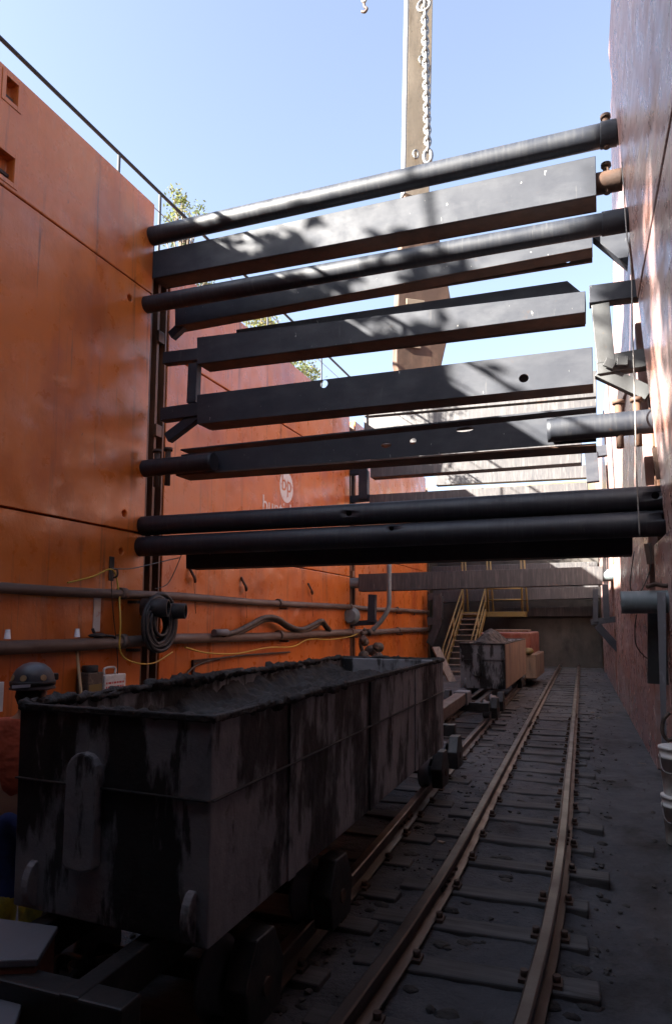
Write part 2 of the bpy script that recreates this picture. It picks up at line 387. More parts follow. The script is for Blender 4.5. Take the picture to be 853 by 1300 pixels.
# lettering and logo on the second-bay panel
TXM = Matrix(((0, 0, 1, 0), (1, 0, 0, 0), (0, 1, 0, 0), (0, 0, 0, 1)))
def text(body, size, loc, name, m, parent, extr=.002, align='LEFT'):
    c = bpy.data.curves.new(name, 'FONT'); c.body = body; c.size = size; c.extrude = extr; c.align_x = align
    o = bpy.data.objects.new(name, c); col.objects.link(o)
    dg = bpy.context.evaluated_depsgraph_get(); dg.update()
    me = bpy.data.meshes.new_from_object(o.evaluated_get(dg)); bpy.data.objects.remove(o)
    me.transform(Matrix.Translation(loc) @ TXM); me.materials.clear(); me.materials.append(M[m]); me.name = name
    t = bpy.data.objects.new(name, me); col.objects.link(t); adopt(t, parent); return t
p = atX(333, 645, LX); q = atX(364, 618, LX)
text('buntich pacific', .62, (LX - .006, p.y, p.z - .08), 'lettering', 'letter', r3)
m = MB(); R = .40
m.prism([(LX - .0095, q.y + R * math.cos(a * PI / 16), q.z + R * 1.05 * math.sin(a * PI / 16)) for a in range(32)], (.005, 0, 0)); lg = m.build('logo_disc', 'letter', r3)
text('bp', .62, (LX - .0015, q.y, q.z - .12), 'logo_letters', 'orange', lg, align='CENTER')

# posts between the bays
def post(Y, label, x, side, z1, grp):
    r = thing('slide_rail_post', label, 'steel post', (x, Y, 0), grp)
    m = MB(); m.box((x - side * .30, Y - .24, 0), (x - side * .24, Y + .27, z1))
    m.box((x - side * .24, Y - .24, 0), (x - side * .02, Y - .19, z1)); m.box((x - side * .24, Y + .22, 0), (x - side * .02, Y + .27, z1))
    m.build('channel', 'postrust', r, bevel=.006)
    m = MB(); m.box((x - side * .238, Y + .02, 0), (x - side * .06, Y + .09, z1 - .4)); m.build('guide_rib', 'postrust', r, bevel=.005)
    for k in range(4):
        m = MB(); z = z1 * (.2 + .2 * k); m.box((x - side * .06, Y - .03, z), (x + side * .02, Y + .15, z + .22)); m.build('guide_shoe', 'postrust', r, bevel=.006)
    return r
pgL = 'slide rail posts of the left wall'; pgR = 'slide rail posts of the right wall'
post(Y1, 'dark rusty post in the left wall at the nearest strut ends, behind the hose coil', LX, 1, 9.0, pgL)
post(Y2, 'rusty post in the left wall between the second and third bays', LX, 1, 8.6, pgL)
post(Y3, 'farthest rusty post in the left wall by the yellow stairs', LX, 1, 8.4, pgL)

# ------------------------------------------------------------------ right wall
def right_panel(y0, y1, z0, z1, label, dx0, dx1, zz=None):
    r = thing('shoring_panel', label, 'shoring panel', (RXb((y0 + y1) / 2), (y0 + y1) / 2, z0), 'faded shoring panels of the right wall')
    m = MB(); A = [(RXb(y0) + dx0, y0, z0), (RXb(y0) + dx0 + .2, y0, z0), (RXb(y1) + dx0 + .2, y1, z0), (RXb(y1) + dx0, y1, z0)]
    B = [(RXb(y0) + dx1, y0, z1), (RXb(y0) + dx1 + .2, y0, z1), (RXb(y1) + dx1 + .2, y1, z1), (RXb(y1) + dx1, y1, z1)]
    m.hull8(A + B); m.build('steel_sheet', 'faded', r, bevel=.015); return r
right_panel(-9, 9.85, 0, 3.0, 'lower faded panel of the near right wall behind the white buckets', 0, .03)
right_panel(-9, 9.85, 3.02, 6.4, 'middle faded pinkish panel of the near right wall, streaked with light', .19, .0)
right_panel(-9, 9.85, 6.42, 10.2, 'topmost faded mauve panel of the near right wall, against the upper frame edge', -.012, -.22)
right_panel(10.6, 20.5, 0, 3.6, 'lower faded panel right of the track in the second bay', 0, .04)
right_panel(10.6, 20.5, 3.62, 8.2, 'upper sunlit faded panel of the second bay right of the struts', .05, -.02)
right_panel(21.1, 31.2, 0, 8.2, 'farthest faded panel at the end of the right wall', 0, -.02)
# tall panel hoisted up in the inner guide
a = atY(775, 135, 14.); b = atY(772, 391, 14.)
r = thing('raised_shoring_panel', 'tall lilac steel panel raised above the right wall behind the highest pipe', 'shoring panel', (a.x, 12, 5.2))
m = MB(); zt = a.z; zb = 6.0; xb = b.x + .03
m.hull8([(xb + .36, 10.62, zb), (xb + .40, 10.62, zb), (xb + .12, 14, zb), (xb, 14, zb), (a.x + .10, 10.62, zt), (a.x + .3, 10.62, zt), (a.x + .12, 14, zt), (a.x, 14, zt)])
m.build('steel_sheet', 'faded', r, bevel=.012)
m = MB(); m.tube([(xb + .37, 10.55, zb), (a.x + .15, 10.55, zt)], .035, 8); m.build('edge_rod', 'rust', r)
post(Y1, 'rusty post in the right wall where the nearest struts end', RXb(Y1) + .12, -1, 8.2, pgR)
post(Y2, 'rusty post in the right wall at the middle set of struts', RXb(Y2) + .02, -1, 8.0, pgR)

# ------------------------------------------------------------------ struts
def beam_part(root, c, Y, depth, m='dark', holes=(), t=.03, rear=True, top=True, chamfer=None, name='beam', lip=0.):
    """c: (tl, bl, tr, br) sight points on the plane Y"""
    tl, bl, tr, br = [atY(*q, Y) for q in c]
    mb = MB()
    poly = [tl, bl, br, tr]
    mb.prism(poly, (0, t, 0))
    cutm = None
    if holes:
        cutm = MB()
        for (u, v, w, hh) in holes:
            p = atY(u, v, Y); sc = (p - EYE).length / F; n = 20
            cutm.prism([(p.x + w * sc / 2 * math.cos(2 * PI * k / n), Y - .1, p.z + hh * sc / 2 * math.sin(2 * PI * k / n)) for k in range(n)], (0, t + .2, 0))
        po = mb.build('plate', m, None, cut=cutm)
        mb = MB(); mb.bm.from_mesh(po.data); bpy.data.objects.remove(po)
    def fl(p, q, th):
        mb.hull8([Vector((p.x, Y + t, p.z)), Vector((q.x, Y + t, q.z)), Vector((q.x, Y + depth, q.z)), Vector((p.x, Y + depth, p.z)),
                  Vector((p.x, Y + t, p.z + th)), Vector((q.x, Y + t, q.z + th)), Vector((q.x, Y + depth, q.z + th)), Vector((p.x, Y + depth, p.z + th))])
    fl(bl, br, t)
    if top: fl(tl + Vector((0, 0, -t)), tr + Vector((0, 0, -t)), t)
    if rear:
        d = Vector((0, depth + .002, 0))
        mb.prism([tl + d, bl + d, br + d, tr + d], (0, t, 0))
    o = mb.build(name, m, root)
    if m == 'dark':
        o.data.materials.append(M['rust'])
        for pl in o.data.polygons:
            if pl.normal.z < -.5: pl.material_index = 1  # faces pointing down take the brown second material
    md = o.modifiers.new('bevel', 'BEVEL'); md.width = .006; md.segments = 1; md.limit_method = 'ANGLE'
    return o
def tube_part(root, p, q, r, m='tube', name='tube', holes=(), wall=0., extend=(0, 0)):
    p, q = Vector(p), Vector(q); d = (q - p).normalized(); p = p - d * extend[0]; q = q + d * extend[1]
    n = 24; o = MB().tube([p.lerp(q, i / n) for i in range(n + 1)], r, 32, wall=wall)
    cut = None
    if holes:
        cut = MB()
        for (u, v, w) in holes:
            h = atY(u, v, p.y - r); dd = ray(u, v).normalized()
            cut.tube([h - dd * .2, h + dd * .12], w, 14)
    return o.build(name, m, root, cut=cut)
def pin(root, p, axis=(0, 0, 1), r=.045, l=.5, name='pin'):
    p = Vector(p); a = Vector(axis).normalized()
    m = MB(); m.tube([p - a * l / 2, p + a * l / 2], r, 12); m.tube([p + a * l / 2, p + a * (l / 2 + .05)], r * 1.6, 12)
    return m.build(name, 'rust', root)
def strut(label, Y=Y1, grp='struts bracing the near posts', name='steel_strut'):
    return thing(name, label, 'strut', (-3.5, Y, 0), grp)
def pix_len(px, Y): return px * Y * .93 / F

YA = 9.95
# 1: highest pipe
s = strut('highest pipe strut, thick and half sunlit, running against the sky', name='pipe_strut')
a, b = atY(183, 302, YA), atY(781, 168, YA); tube_part(s, a, b, .168, extend=(.1, .05))
e = atY(762, 172, YA); tube_part(s, e, b, .182, 'dark', 'end_collar', extend=(0, .02))
pin(s, e + Vector((.08, 0, .02)), l=.46); pin(s, a + Vector((.12, -.05, .0)), l=.44, r=.035)
# 2: highest H beam
s = strut('broad flat-faced beam strut just below the highest pipe, its right half scraped and sunlit')
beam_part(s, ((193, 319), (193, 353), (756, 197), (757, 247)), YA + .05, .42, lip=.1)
a, b = atY(176, 349, YA + .25), atY(790, 227, YA + .25)
l1 = a.lerp(b, .10); l2 = a.lerp(b, .90)
tube_part(s, a, l1, .155, 'dark', 'end_tube'); tube_part(s, l2, b, .155, 'rust', 'end_tube')
pin(s, a.lerp(b, .975) + Vector((0, -.02, .02)), l=.42); pin(s, a.lerp(b, .015) + Vector((0, -.02, 0)), l=.36, r=.035)
# 3: second pipe with beam behind
s = strut('second pipe strut from the top, with a plain sunlit right end above a brown beam', name='pipe_strut')
a, b = atY(179, 388, YA - .1), atY(800, 278, YA - .1); tube_part(s, a, b, .152, extend=(.08, .02))
tube_part(s, a.lerp(b, .955), b, .165, 'dark', 'end_collar', extend=(0, .03))
s = strut('dark beam with small bolt holes tucked behind the second pipe and its knee brace')
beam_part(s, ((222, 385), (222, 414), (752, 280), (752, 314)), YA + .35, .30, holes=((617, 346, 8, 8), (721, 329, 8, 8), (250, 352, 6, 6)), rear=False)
beam_part(s, ((259, 392), (259, 412), (752, 302), (752, 331)), YA + .75, .06, rear=False, name='lower_flange', holes=((617, 346, 7, 7), (721, 329, 7, 7)), m='rust')
for q in (((752, 300), (800, 292), (797, 337)),):
    m = MB(); m.prism([atY(*k, YA + .45) for k in q], (0, .2, 0)); m.build('knee_brace', 'dark', s, bevel=.006)
m = MB(); m.bar(atY(218, 427, YA + .5), atY(252, 395, YA + .5), .14, .16); m.build('knee_brace', 'dark', s, bevel=.006)
# 4
s = strut('beam strut with a slanting cut top corner, hung between brackets')
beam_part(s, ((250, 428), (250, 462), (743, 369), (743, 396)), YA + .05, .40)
tl, tr = atY(262, 432, YA + .55), atY(742, 376, YA + .55)
m = MB(); pp = [atY(*k, YA + .55) for k in ((300, 440), (742, 382), (742, 374), (720, 356), (300, 418))]
m.prism(pp, (0, .04, 0)); m.build('upper_flange', 'dark', s, bevel=.005)
m = MB(); m.prism([atY(*k, YA + .7) for k in ((268, 440), (268, 471), (743, 413), (743, 390))], (0, .04, 0)); m.build('lower_flange', 'rust', s, bevel=.005)
# brackets left
def bracket(label, segs, Y, grp, mats=('dark',)):
    r = thing('hanging_bracket', label, 'bracket', atY(*segs[0][0], Y), grp)
    for i, (p, q, w, nm) in enumerate(segs):
        m = MB(); off = Vector((0, .012 * i, 0)); m.bar(atY(*p, Y) + off, atY(*q, Y) + off, w, w * .8, up=(0, 1, 0)); m.build(nm, mats[i % len(mats)], r, bevel=.008)
    return r
bg = 'bracket frames at the strut ends'
r = bracket('dark bracket with a diagonal foot hanging at the left ends of the middle beams', [((210, 456), (254, 451), .22, 'arm'), ((247, 462), (245, 512), .19, 'hanger'), ((206, 527), (256, 520), .24, 'arm'), ((212, 556), (250, 527), .18, 'diagonal_brace')], YA + .15, bg)
r = bracket('pale sunlit bracket with two bolted arms at the right ends of the middle beams', [((748, 377), (811, 369), .26, 'arm'), ((762, 388), (769, 462), .24, 'hanger'), ((757, 466), (822, 455), .26, 'arm'), ((760, 470), (824, 500), .20, 'diagonal_brace')], YA + .1, bg, ('dark', 'bracket', 'bracket', 'bracket'))
for u, v in ((774, 462), (790, 459)):
    c = atY(u, v, YA - .01); m = MB(); m.box(c + Vector((-.07, -.05, -.06)), c + Vector((.07, .0, .06)), Matrix.Rotation(.5 if u < 780 else .1, 3, 'Y')); m.build('bolt_block', 'bracket', r, bevel=.005)
# 5
s = strut('beam strut with a round white see-through hole, fifth from the top')
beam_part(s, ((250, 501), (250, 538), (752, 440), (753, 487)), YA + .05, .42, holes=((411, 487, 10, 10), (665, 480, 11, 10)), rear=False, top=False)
m = MB(); m.prism([atY(*k, YA + .2) for k in ((610, 462), (610, 500), (720, 488), (720, 448))], (0, .02, 0)); m.build('stiffener_plate', 'rust', s)
m = MB(); m.prism([atY(*k, YA + .6) for k in ((268, 532), (268, 546), (752, 497), (752, 480))], (0, .04, 0)); m.build('lower_flange', 'rust', s, bevel=.005)
# 6: open H beam with tube ends
s = strut('open trough beam strut with oblong holes and pipe ends')
tl, bl, tr, br = [atY(*q, YA + .2) for q in ((230, 577), (230, 602), (757, 524), (757, 560))]
web = MB(); web.prism([tl, bl, br, tr], (0, .03, 0)); cut = MB()
for (u, v, w, hh) in ((490, 565, 14, 7), (524, 560, 9, 9), (590, 545, 22, 6)):
    c = atY(u, v, YA + .2); sc = 10.6 / F
    cut.prism([(c.x + w * sc / 2 * math.cos(k * PI / 10), YA, c.z + hh * sc / 2 * math.sin(k * PI / 10)) for k in range(20)], (0, .5, 0))
web.build('web', 'dark', s, cut=cut)
for nm, P, Q, d0, d1, mt in (('upper_flange', (229, 572), (757, 517), -.03, .50, 'dark'), ('lower_flange', (223, 604), (757, 565), -.16, .46, 'rust')):
    p, q = atY(*P, YA + .2 + d0), atY(*Q, YA + .2 + d0); m = MB()
    m.hull8([p, q, q + Vector((0, d1, 0)), p + Vector((0, d1, 0)), p + Vector((0, 0, .03)), q + Vector((0, 0, .03)), q + Vector((0, d1, .03)), p + Vector((0, d1, .03))])
    m.build(nm, mt, s, bevel=.005)
tube_part(s, atY(182, 595, YA), atY(272, 586, YA), .152, 'tube', 'end_tube', extend=(.1, 0)); tube_part(s, atY(695, 547, YA), atY(834, 534, YA), .165, 'tube', 'end_tube')
for u, v in ((786, 538), (809, 535), (199, 594), (213, 592)): pin(s, atY(u, v, YA) + Vector((0, 0, -.03)), l=.62, r=.05)
# 7, 8, 9
s = strut('upper of the two long black pipes at the bottom of the near strut set', name='pipe_strut')
tube_part(s, atY(180, 668, YA), atY(845, 632, YA), .17, holes=((443, 652, .045), (832, 629, .05)), extend=(.08, 0))
s = strut('lower of the two long black pipes, lying directly under its twin', name='pipe_strut')
tube_part(s, atY(180, 694, YA - .05), atY(848, 664, YA - .05), .175, holes=((497, 671, .035), (845, 655, .05)), extend=(.08, 0))
s = strut('black beam strut right beneath the two bottom pipes')
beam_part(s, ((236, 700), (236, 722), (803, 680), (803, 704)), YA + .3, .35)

# middle set
YB = 20.6; g2 = 'struts bracing the middle posts'
def beam2(label, c, Y=YB, depth=.45, m='streak', stubs=None, grp=g2):
    s = strut(label, Y, grp); beam_part(s, c, Y, depth, m)
    if stubs:
        for (u0, v0), (u1, v1) in stubs: tube_part(s, atY(u0, v0, Y + .2), atY(u1, v1, Y + .2), .17, 'galv', 'end_tube')
    return s
beam2('highest streaked beam of the middle set, broad and mostly in sun', ((462, 500), (462, 528), (757, 470), (757, 503)))
beam2('second streaked beam of the middle set, just under the highest', ((462, 531), (462, 566), (757, 506), (757, 545)))
beam2('third beam of the middle set, ending in a brown edge below the open trough beam', ((470, 583), (470, 606), (738, 560), (738, 587)))
beam2('fourth beam of the middle set, seen just above the two long black pipes', ((469, 628), (469, 660), (746, 612), (746, 646)))
beam2('lowest beam of the middle set, long and drip streaked, above the muck cars', ((455, 729), (455, 751), (765, 719), (765, 742)), stubs=(((441, 741), (458, 740)), ((762, 731), (782, 730))))
bracket('bracket of dark steel hanging under the left end of the lowest middle beam', [((473, 755), (472, 790), .24, 'hanger'), ((445, 792), (478, 790), .16, 'arm')], YB + .05, bg)
bracket('bracket with a long slanting brace under the right end of the lowest middle beam', [((756, 748), (756, 790), .14, 'hanger'), ((768, 742), (770, 786), .16, 'hanger'), ((750, 790), (784, 786), .16, 'arm'), ((758, 794), (792, 832), .20, 'diagonal_brace')], YB - .25, bg, ('dark',))
bracket('small upright bracket at the left ends of the upper middle beams', [((462, 598), (462, 634), .30, 'hanger'), ((443, 599), (466, 598), .22, 'arm'), ((443, 634), (470, 632), .22, 'arm')], YB + .3, bg)
bracket('small upright bracket at the right ends of the upper middle beams', [((750, 575), (753, 612), .34, 'hanger'), ((742, 576), (776, 571), .30, 'arm')], YB - .1, bg, ('dark',))
# far set
YC = 30.8; g3 = 'struts bracing the far posts'
beam2('far thin beam catching sun between the trough beam and the black pipes', ((553, 600), (553, 616), (745, 590), (745, 606)), YC, .4, grp=g3)
beam2('far beam seen just under the lowest middle beam', ((560, 751), (560, 765), (765, 745), (765, 759)), YC, .8, grp=g3)
bracket('far bracket on the left wall with a pointed brace, beside the yellow stairs', [((556, 757), (556, 786), .40, 'hanger'), ((543, 789), (560, 788), .34, 'arm'), ((556, 792), (546, 818), .34, 'diagonal_brace'), ((544, 758), (560, 757), .30, 'arm')], YC - .6, bg, ('streak',))

# ------------------------------------------------------------------ struts, and added decks shading the pit, behind and above the photographer
g0 = 'struts bracing the posts behind'
for i, z in enumerate((3.7, 5.0, 6.4)):
    s = strut(('lowest', 'middle', 'highest')[i] + ' beam strut of the set behind the photographer', -1.2, g0)
    m = MB(); m.box((LX, -1.4, z), (RXb(-1) + .1, -1.0, z + .45)); m.build('beam', 'dark', s, bevel=.01)
r = thing('shade_deck', 'unseen timber deck added behind the photographer to darken the pit', 'deck', (-3.4, -5, 4.2))
m = MB(); m.box((LX + .02, -9, 4.2), (RXb(-5) - .05, -1.8, 4.35)); m.build('planks', 'timber', r)  # unseen deck, added to darken the near end of the pit
r = thing('shade_plate_cover', 'unseen steel cover added over the pit behind the photographer to block sky light', 'deck', (-3.4, -3, 8.7))
m = MB(); m.box((LX + .02, -9, 8.7), (RXb(-5) - .35, -.4, 8.8)); m.build('plates', 'rust', r)  # unseen cover, added to keep sky light off the near pit
m = MB(); m.box((LX + .02, -9.2, 0), (1.1, -9.02, 8.6)); single(m, 'end_wall', 'back', 'dark steel end wall of the pit behind the photographer', 'wall')

# ------------------------------------------------------------------ back wall and stairs
r = thing('end_shoring_wall', 'dark muddy steel wall closing the far end of the pit', 'wall', (-3.4, 32.2, 0))
YW = 32.3
m = MB(); m.box((LX + .02, YW, 0), (RXb(32) - .02, YW + .12, 3.0)); m.build('lower_plate', 'back', r, bevel=.01)
m = MB(); m.box((LX + .02, YW + .9, 2.9), (RXb(32) - .02, YW + 1.0, 5.6)); m.build('recessed_plate', 'back', r)
for z0, z1, nm, d in ((2.25, 2.68, 'waling_beam', .25), (3.35, 3.72, 'waling_beam', .3), (4.2, 4.62, 'waling_beam', .5), (5.0, 5.4, 'waling_beam', .4)):
    x0 = -4.2 if z0 < 2.5 else LX + .05
    m = MB(); m.box((x0, YW - d, z0), (RXb(32) - .05, YW - .01, z1)); m.build(nm, 'streak', r, bevel=.02)
# steel staircase
st = thing('yellow_staircase', 'steel staircase with yellow handrails climbing at the far left corner', 'staircase', (-6, 29, 0))
ys0, ys1 = 26.2, 30.4; zs_ = 2.45; xa, xb_ = atY(582, 860, 26.2).x, atY(616, 860, 26.2).x
xa2, xb2 = atY(582, 790, 30.4).x, atY(608, 790, 30.4).x
xa = xa2 = -5.75; xb_ = xb2 = -4.75
for x in (xa, xb_):
    m = MB(); m.bar((x, ys0, .0), (x, ys1, zs_), .06, .26); m.build('stringer', 'yellow', st, bevel=.008)
    for k in (0, .5, 1):
        m = MB(); y = ys0 + (ys1 - ys0) * k; z = zs_ * k; m.tube([(x, y, z), (x, y, z + 1.0)], .035, 10); m.build('baluster', 'yellow', st)
    for hgt in (.5, 1.0):
        m = MB(); m.tube([(x, ys0, hgt), (x, ys1, zs_ + hgt)], .035, 10); m.build('handrail', 'yellow', st)
for k in range(11):
    t = (k + .6) / 11; m = MB(); y = ys0 + (ys1 - ys0) * t; z = zs_ * t
    m.box((xa + .035, y - .12, z - .03), (xb_ - .035, y + .14, z + .01)); m.build('tread', 'timber', st, bevel=.004)
m = MB(); m.box((xa - .2, ys1 + .02, zs_ - .22), (-3.1, ys1 + 1.2, zs_)); m.build('landing', 'yellow', st, bevel=.01)
for x in (xa, xb_ + .1, -3.2):
    m = MB(); m.tube([(x, ys1 + .1, zs_), (x, ys1 + .1, zs_ + 2.6)], .045, 10); m.build('baluster', 'yellow', st)
    m = MB(); m.tube([(x + .22, ys1 + .1, zs_), (x + .12, ys1 + .1, zs_ + 2.6)], .04, 10); m.build('baluster', 'yellow', st)
for z in (zs_ + 1.0, zs_ + .52):
    m = MB(); m.tube([(xb_ + .1, ys1 + .1, z), (-3.2, ys1 + .1, z)], .035, 10); m.build('handrail', 'yellow', st)

# ------------------------------------------------------------------ tracks
RP = [(-.065, 0), (.065, 0), (.065, .012), (.012, .03), (.012, .09), (.036, .098), (.036, .135), (.026, .142), (-.026, .142), (-.036, .135), (-.036, .098), (-.012, .09), (-.012, .03), (-.065, .012)]
def densify(P, n=10): return smoothpath([Vector(p) for p in P], n)
def track(label, left, right, z, y_s, over, seedv):
    rnd = random.Random(seedv)
    r = thing('railway_track', label, 'railway track', (left[0][0], left[0][1], 0), 'narrow tracks on the pit floor')
    for P in (left, right):
        m = MB(); m.sweep(RP, densify([(x, y, z) for x, y in P])); m.build('rail', 'railtop', r)
    def X(P, y):
        for a, b in zip(P, P[1:]):
            if a[1] <= y <= b[1]: return a[0] + (b[0] - a[0]) * (y - a[1]) / (b[1] - a[1])
        return P[-1][0] if y > P[-1][1] else P[0][0]
    proto = clip = None
    y = y_s
    while y < 31.3:
        xl, xr = X(left, y), X(right, y); w = rnd.uniform(.17, .22); zt = z - .004 - (rnd.choice((0, 0, .008)) if y < 9 else rnd.choice((.0, .010, .022)))
        m = MB(); a = (xl - over * rnd.uniform(.35, 1.2), y - w / 2, zt - .13); b = (xr + over * rnd.uniform(.7, 1.2), y + w / 2, zt)
        m.box(a, b, Matrix.Rotation(rnd.uniform(-.05, .05), 3, 'Z') @ Matrix.Rotation(rnd.uniform(-.006, .006), 3, 'Y'))
        sl = m.build('sleeper', 'sleeper', r, bevel=.012)
        if y < 15:
            for x in (xl, xr):
                for d in (-1, 1):
                    c = MB(); cx = x + d * .085
                    c.box((cx - .03, y - .05, zt + .002), (cx + .03, y + .05, zt + .022)); c.tube([(cx, y, zt + .02), (cx, y, zt + .055)], .022, 8)
                    c.build('rail_clip', 'rust', sl)
        y += rnd.uniform(.56, .70)
    for P, yy in ((left, 5.3), (right, 6.6), (left, 13.5), (right, 15.)):
        x = X(P, yy)
        for d in (-1, 1):
            m = MB(); m.box((x + d * .014, yy - .25, z + .036), (x + d * .034, yy + .25, z + .086))
            for k in (-.18, -.07, .07, .18): m.tube([(x + d * .034, yy + k, z + .06), (x + d * .052, yy + k, z + .06)], .014, 8)
            m.build('joint_plate', 'rust', r)
    return r
TZ = .055
L1 = [(-1.25, -2), (-1.23, 2.2), (-1.20, 3.33), (-1.17, 4.26), (-1.17, 5.81), (-1.25, 8.95), (-1.385, 14.26), (-1.60, 22.93), (-1.79, 31.4)]
R1 = [(-.48, -2), (-.45, 2.4), (-.41, 3.64), (-.385, 4.56), (-.39, 6.1), (-.47, 9.25), (-.605, 14.57), (-.83, 23.21), (-1.03, 31.4)]
track('empty narrow track with two rusty rails running beside the right wall', L1, R1, TZ, -1.6, .30, 3)
L2 = [(-2.5, -2), (-2.5, 3), (-2.73, 8.7), (-2.92, 13.7), (-3.03, 16.8), (-3.55, 31.4)]
R2 = [(-1.72, -2), (-1.72, 3), (-1.95, 8.7), (-2.14, 13.7), (-2.25, 16.8), (-2.77, 31.4)]
track('narrow track lying under the muck cars', L2, R2, TZ, -1.4, .30, 5)
def trackx(y):
    for a, b in zip(L2, L2[1:]):
        if a[1] <= y <= b[1]: t = (y - a[1]) / (b[1] - a[1]); return a[0] + (b[0] - a[0]) * t + .39
    return -3

# ------------------------------------------------------------------ muck cars
RT = TZ + .142
def wheelset(root, y, xc):
    m = MB(); m.tube([(xc - .62, y, RT + .15), (xc + .62, y, RT + .15)], .04, 12); m.build('axle', 'rust', root)
    for d in (-1, 1):
        m = MB(); x = xc + d * .39
        m.lathe((x - d * .06, y, RT + .15), [(.17, 0), (.18, .01), (.18, .03), (.152, .035), (.148, .11), (.12, .115), (.11, .07), (.05, .07), (.05, .12)], 28, (d, 0, 0))
        m.build('wheel', 'palesteel', root)
        x = xc + d * .55; s = .19
        m = MB(); m.prism([(x - .06, y - s * .8, RT + .0), (x - .06, y + s * .8, RT + .0), (x - .06, y + s, RT + .2), (x - .06, y + s * .45, RT + .38), (x - .06, y - s * .45, RT + .38), (x - .06, y - s, RT + .2)], (.12, 0, 0))
        m.build('axle_box', 'underframe', root, bevel=.01)
def heap(x0, x1, y0, y1, zf, n=(26, 70)):
    m = MB(); g = []
    for j in range(n[1] + 1):
        row = []
        for i in range(n[0] + 1):
            a, b = i / n[0], j / n[1]
            x = x0 + (x1 - x0) * a; y = y0 + (y1 - y0) * b
            row.append(m.bm.verts.new((x, y, zf(a, b, x, y))))
        g.append(row)
    for j in range(n[1]):
        for i in range(n[0]): m.bm.faces.new((g[j][i], g[j][i + 1], g[j + 1][i + 1], g[j + 1][i])).smooth = True
    return m
def fbm(x, y, s=1, o=4):
    return sum(noise.noise((x * s * 2 ** k, y * s * 2 ** k, 1.7 * k)) / 2 ** k for k in range(o))
def muck_car(label, corners, zb, zt, ch, ws, heapf, side_mat='car', near=True):
    """corners: near-left, near-right, far-right, far-left (x,y) at the top; the foot is pulled in a little"""
    c = [Vector((x, y, 0)) for x, y in corners]; mid = sum(c, Vector()) / 4
    root = thing('muck_car', label, 'mine car', (mid.x, mid.y, 0), 'muck cars on the left track')
    th = .05; up = lambda p, z: Vector((p.x, p.y, z))
    inn = [p + (mid - p).normalized() * .08 for p in c]
    bot = [Vector((mid.x + (p.x - mid.x) * .985, mid.y + (p.y - mid.y) * .995, 0)) for p in c]
    # body shell: outer walls, rim, inner walls
    m = MB(); b = m.bm
    vo = [b.verts.new(up(p, zb)) for p in bot]; vt = [b.verts.new(up(p, zt)) for p in c]
    vi = [b.verts.new(up(p, zt)) for p in inn]; vb = [b.verts.new(up(p, zb + .1)) for p in inn]
    b.faces.new(vo[::-1]); b.faces.new(vb)
    for k in range(4):
        j = (k + 1) % 4
        b.faces.new((vo[k], vo[j], vt[j], vt[k])); b.faces.new((vt[k], vt[j], vi[j], vi[k])); b.faces.new((vi[k], vi[j], vb[j], vb[k]))
    body = m.build('body', 'car', root, bevel=.012)
    # welded seam bands and ribs
    for z in (zb + (zt - zb) * .64,):
        m = MB()
        for k in (0, 1):
            p = bot[k].lerp(c[k], .64); q = bot[k + 1].lerp(c[k + 1], .64)
            o = Vector((0, -.008, 0)) if k == 0 else Vector((.008, 0, 0))
            m.bar(up(p, z) + o, up(q, z) + o, .020, .008)
        m.build('weld_seam', 'underframe', root, bevel=.003)
    if side_mat != 'car':
        m = MB(); o = Vector((.012, 0, 0)); m.prism([up(bot[1], zb + .01) + o, up(bot[2], zb + .01) + o, up(c[2], zt - .01) + o, up(c[1], zt - .01) + o], (.012, 0, 0)); m.build('side_plate', side_mat, root)
    for kk in (.17, .46, .74):
        p = bot[1].lerp(bot[2], kk); q = c[1].lerp(c[2], kk); m = MB(); o = Vector((.003, 0, 0)); w = Vector((0, .045, 0))
        m.prism([up(p, zb + .004) + o - w, up(p, zb + .004) + o + w, up(q, zt - .02) + o + w, up(q, zt - .02) + o - w], (.010, 0, 0)); m.build('side_rib', 'car' if side_mat == 'car' else 'carbrown', root, bevel=.004)
    # end plates: oblong draw plate and hinge lugs
    e0 = bot[0].lerp(bot[1], .40); zc = zb + (zt - zb) * .58
    pts = []
    for k in range(9): a = PI * k / 8; pts.append((e0.x + .085 * math.cos(a), e0.y - .06, zc + .12 + .085 * math.sin(a)))
    for k in range(9): a = PI + PI * k / 8; pts.append((e0.x + .085 * math.cos(a), e0.y - .06, zc - .27 + .03 * math.sin(a)))
    m = MB(); m.prism(pts, (0, .055, 0)); m.build('draw_plate', 'car', root, bevel=.012)
    for k in (.12, .93):
        e = bot[0].lerp(bot[1], k); m = MB()
        m.prism([(e.x - .02, e.y - .065 * math.sin(PI * t / 10) , zb + .12 - .10 * math.cos(PI * t / 10)) for t in range(11)], (.04, 0, 0)); m.build('hinge_lug', 'car', root, bevel=.006)
    # rim bar
    m = MB()
    for k in range(4): m.bar(up(c[k], zt + .004), up(c[(k + 1) % 4], zt + .004), .03, .03)
    m.build('rim', 'muck', root, bevel=.006)
    # chassis
    y0, y1 = ch; x0, x1 = trackx(y0), trackx(y1)
    for d in (-.27, .27):
        m = MB(); m.bar((x0 + d, y0, zb - .11), (x1 + d, y1, zb - .11), .09, .16); m.build('chassis_rail', 'underframe', root, bevel=.008)
    for y in (y0 + .06, y1 - .06):
        m = MB(); m.box((trackx(y) - .5, y - .06, zb - .185), (trackx(y) + .5, y + .06, zb - .035)); m.build('buffer_beam', 'underframe', root, bevel=.01)
    for y in ws: wheelset(root, y, trackx(y))
    # muck inside
    xs0, xs1 = min(p.x for p in inn) + .004, max(p.x for p in inn)
    m = heap(0, 1, 0, 1, lambda a, b2, x, y: 0, (70, 240))
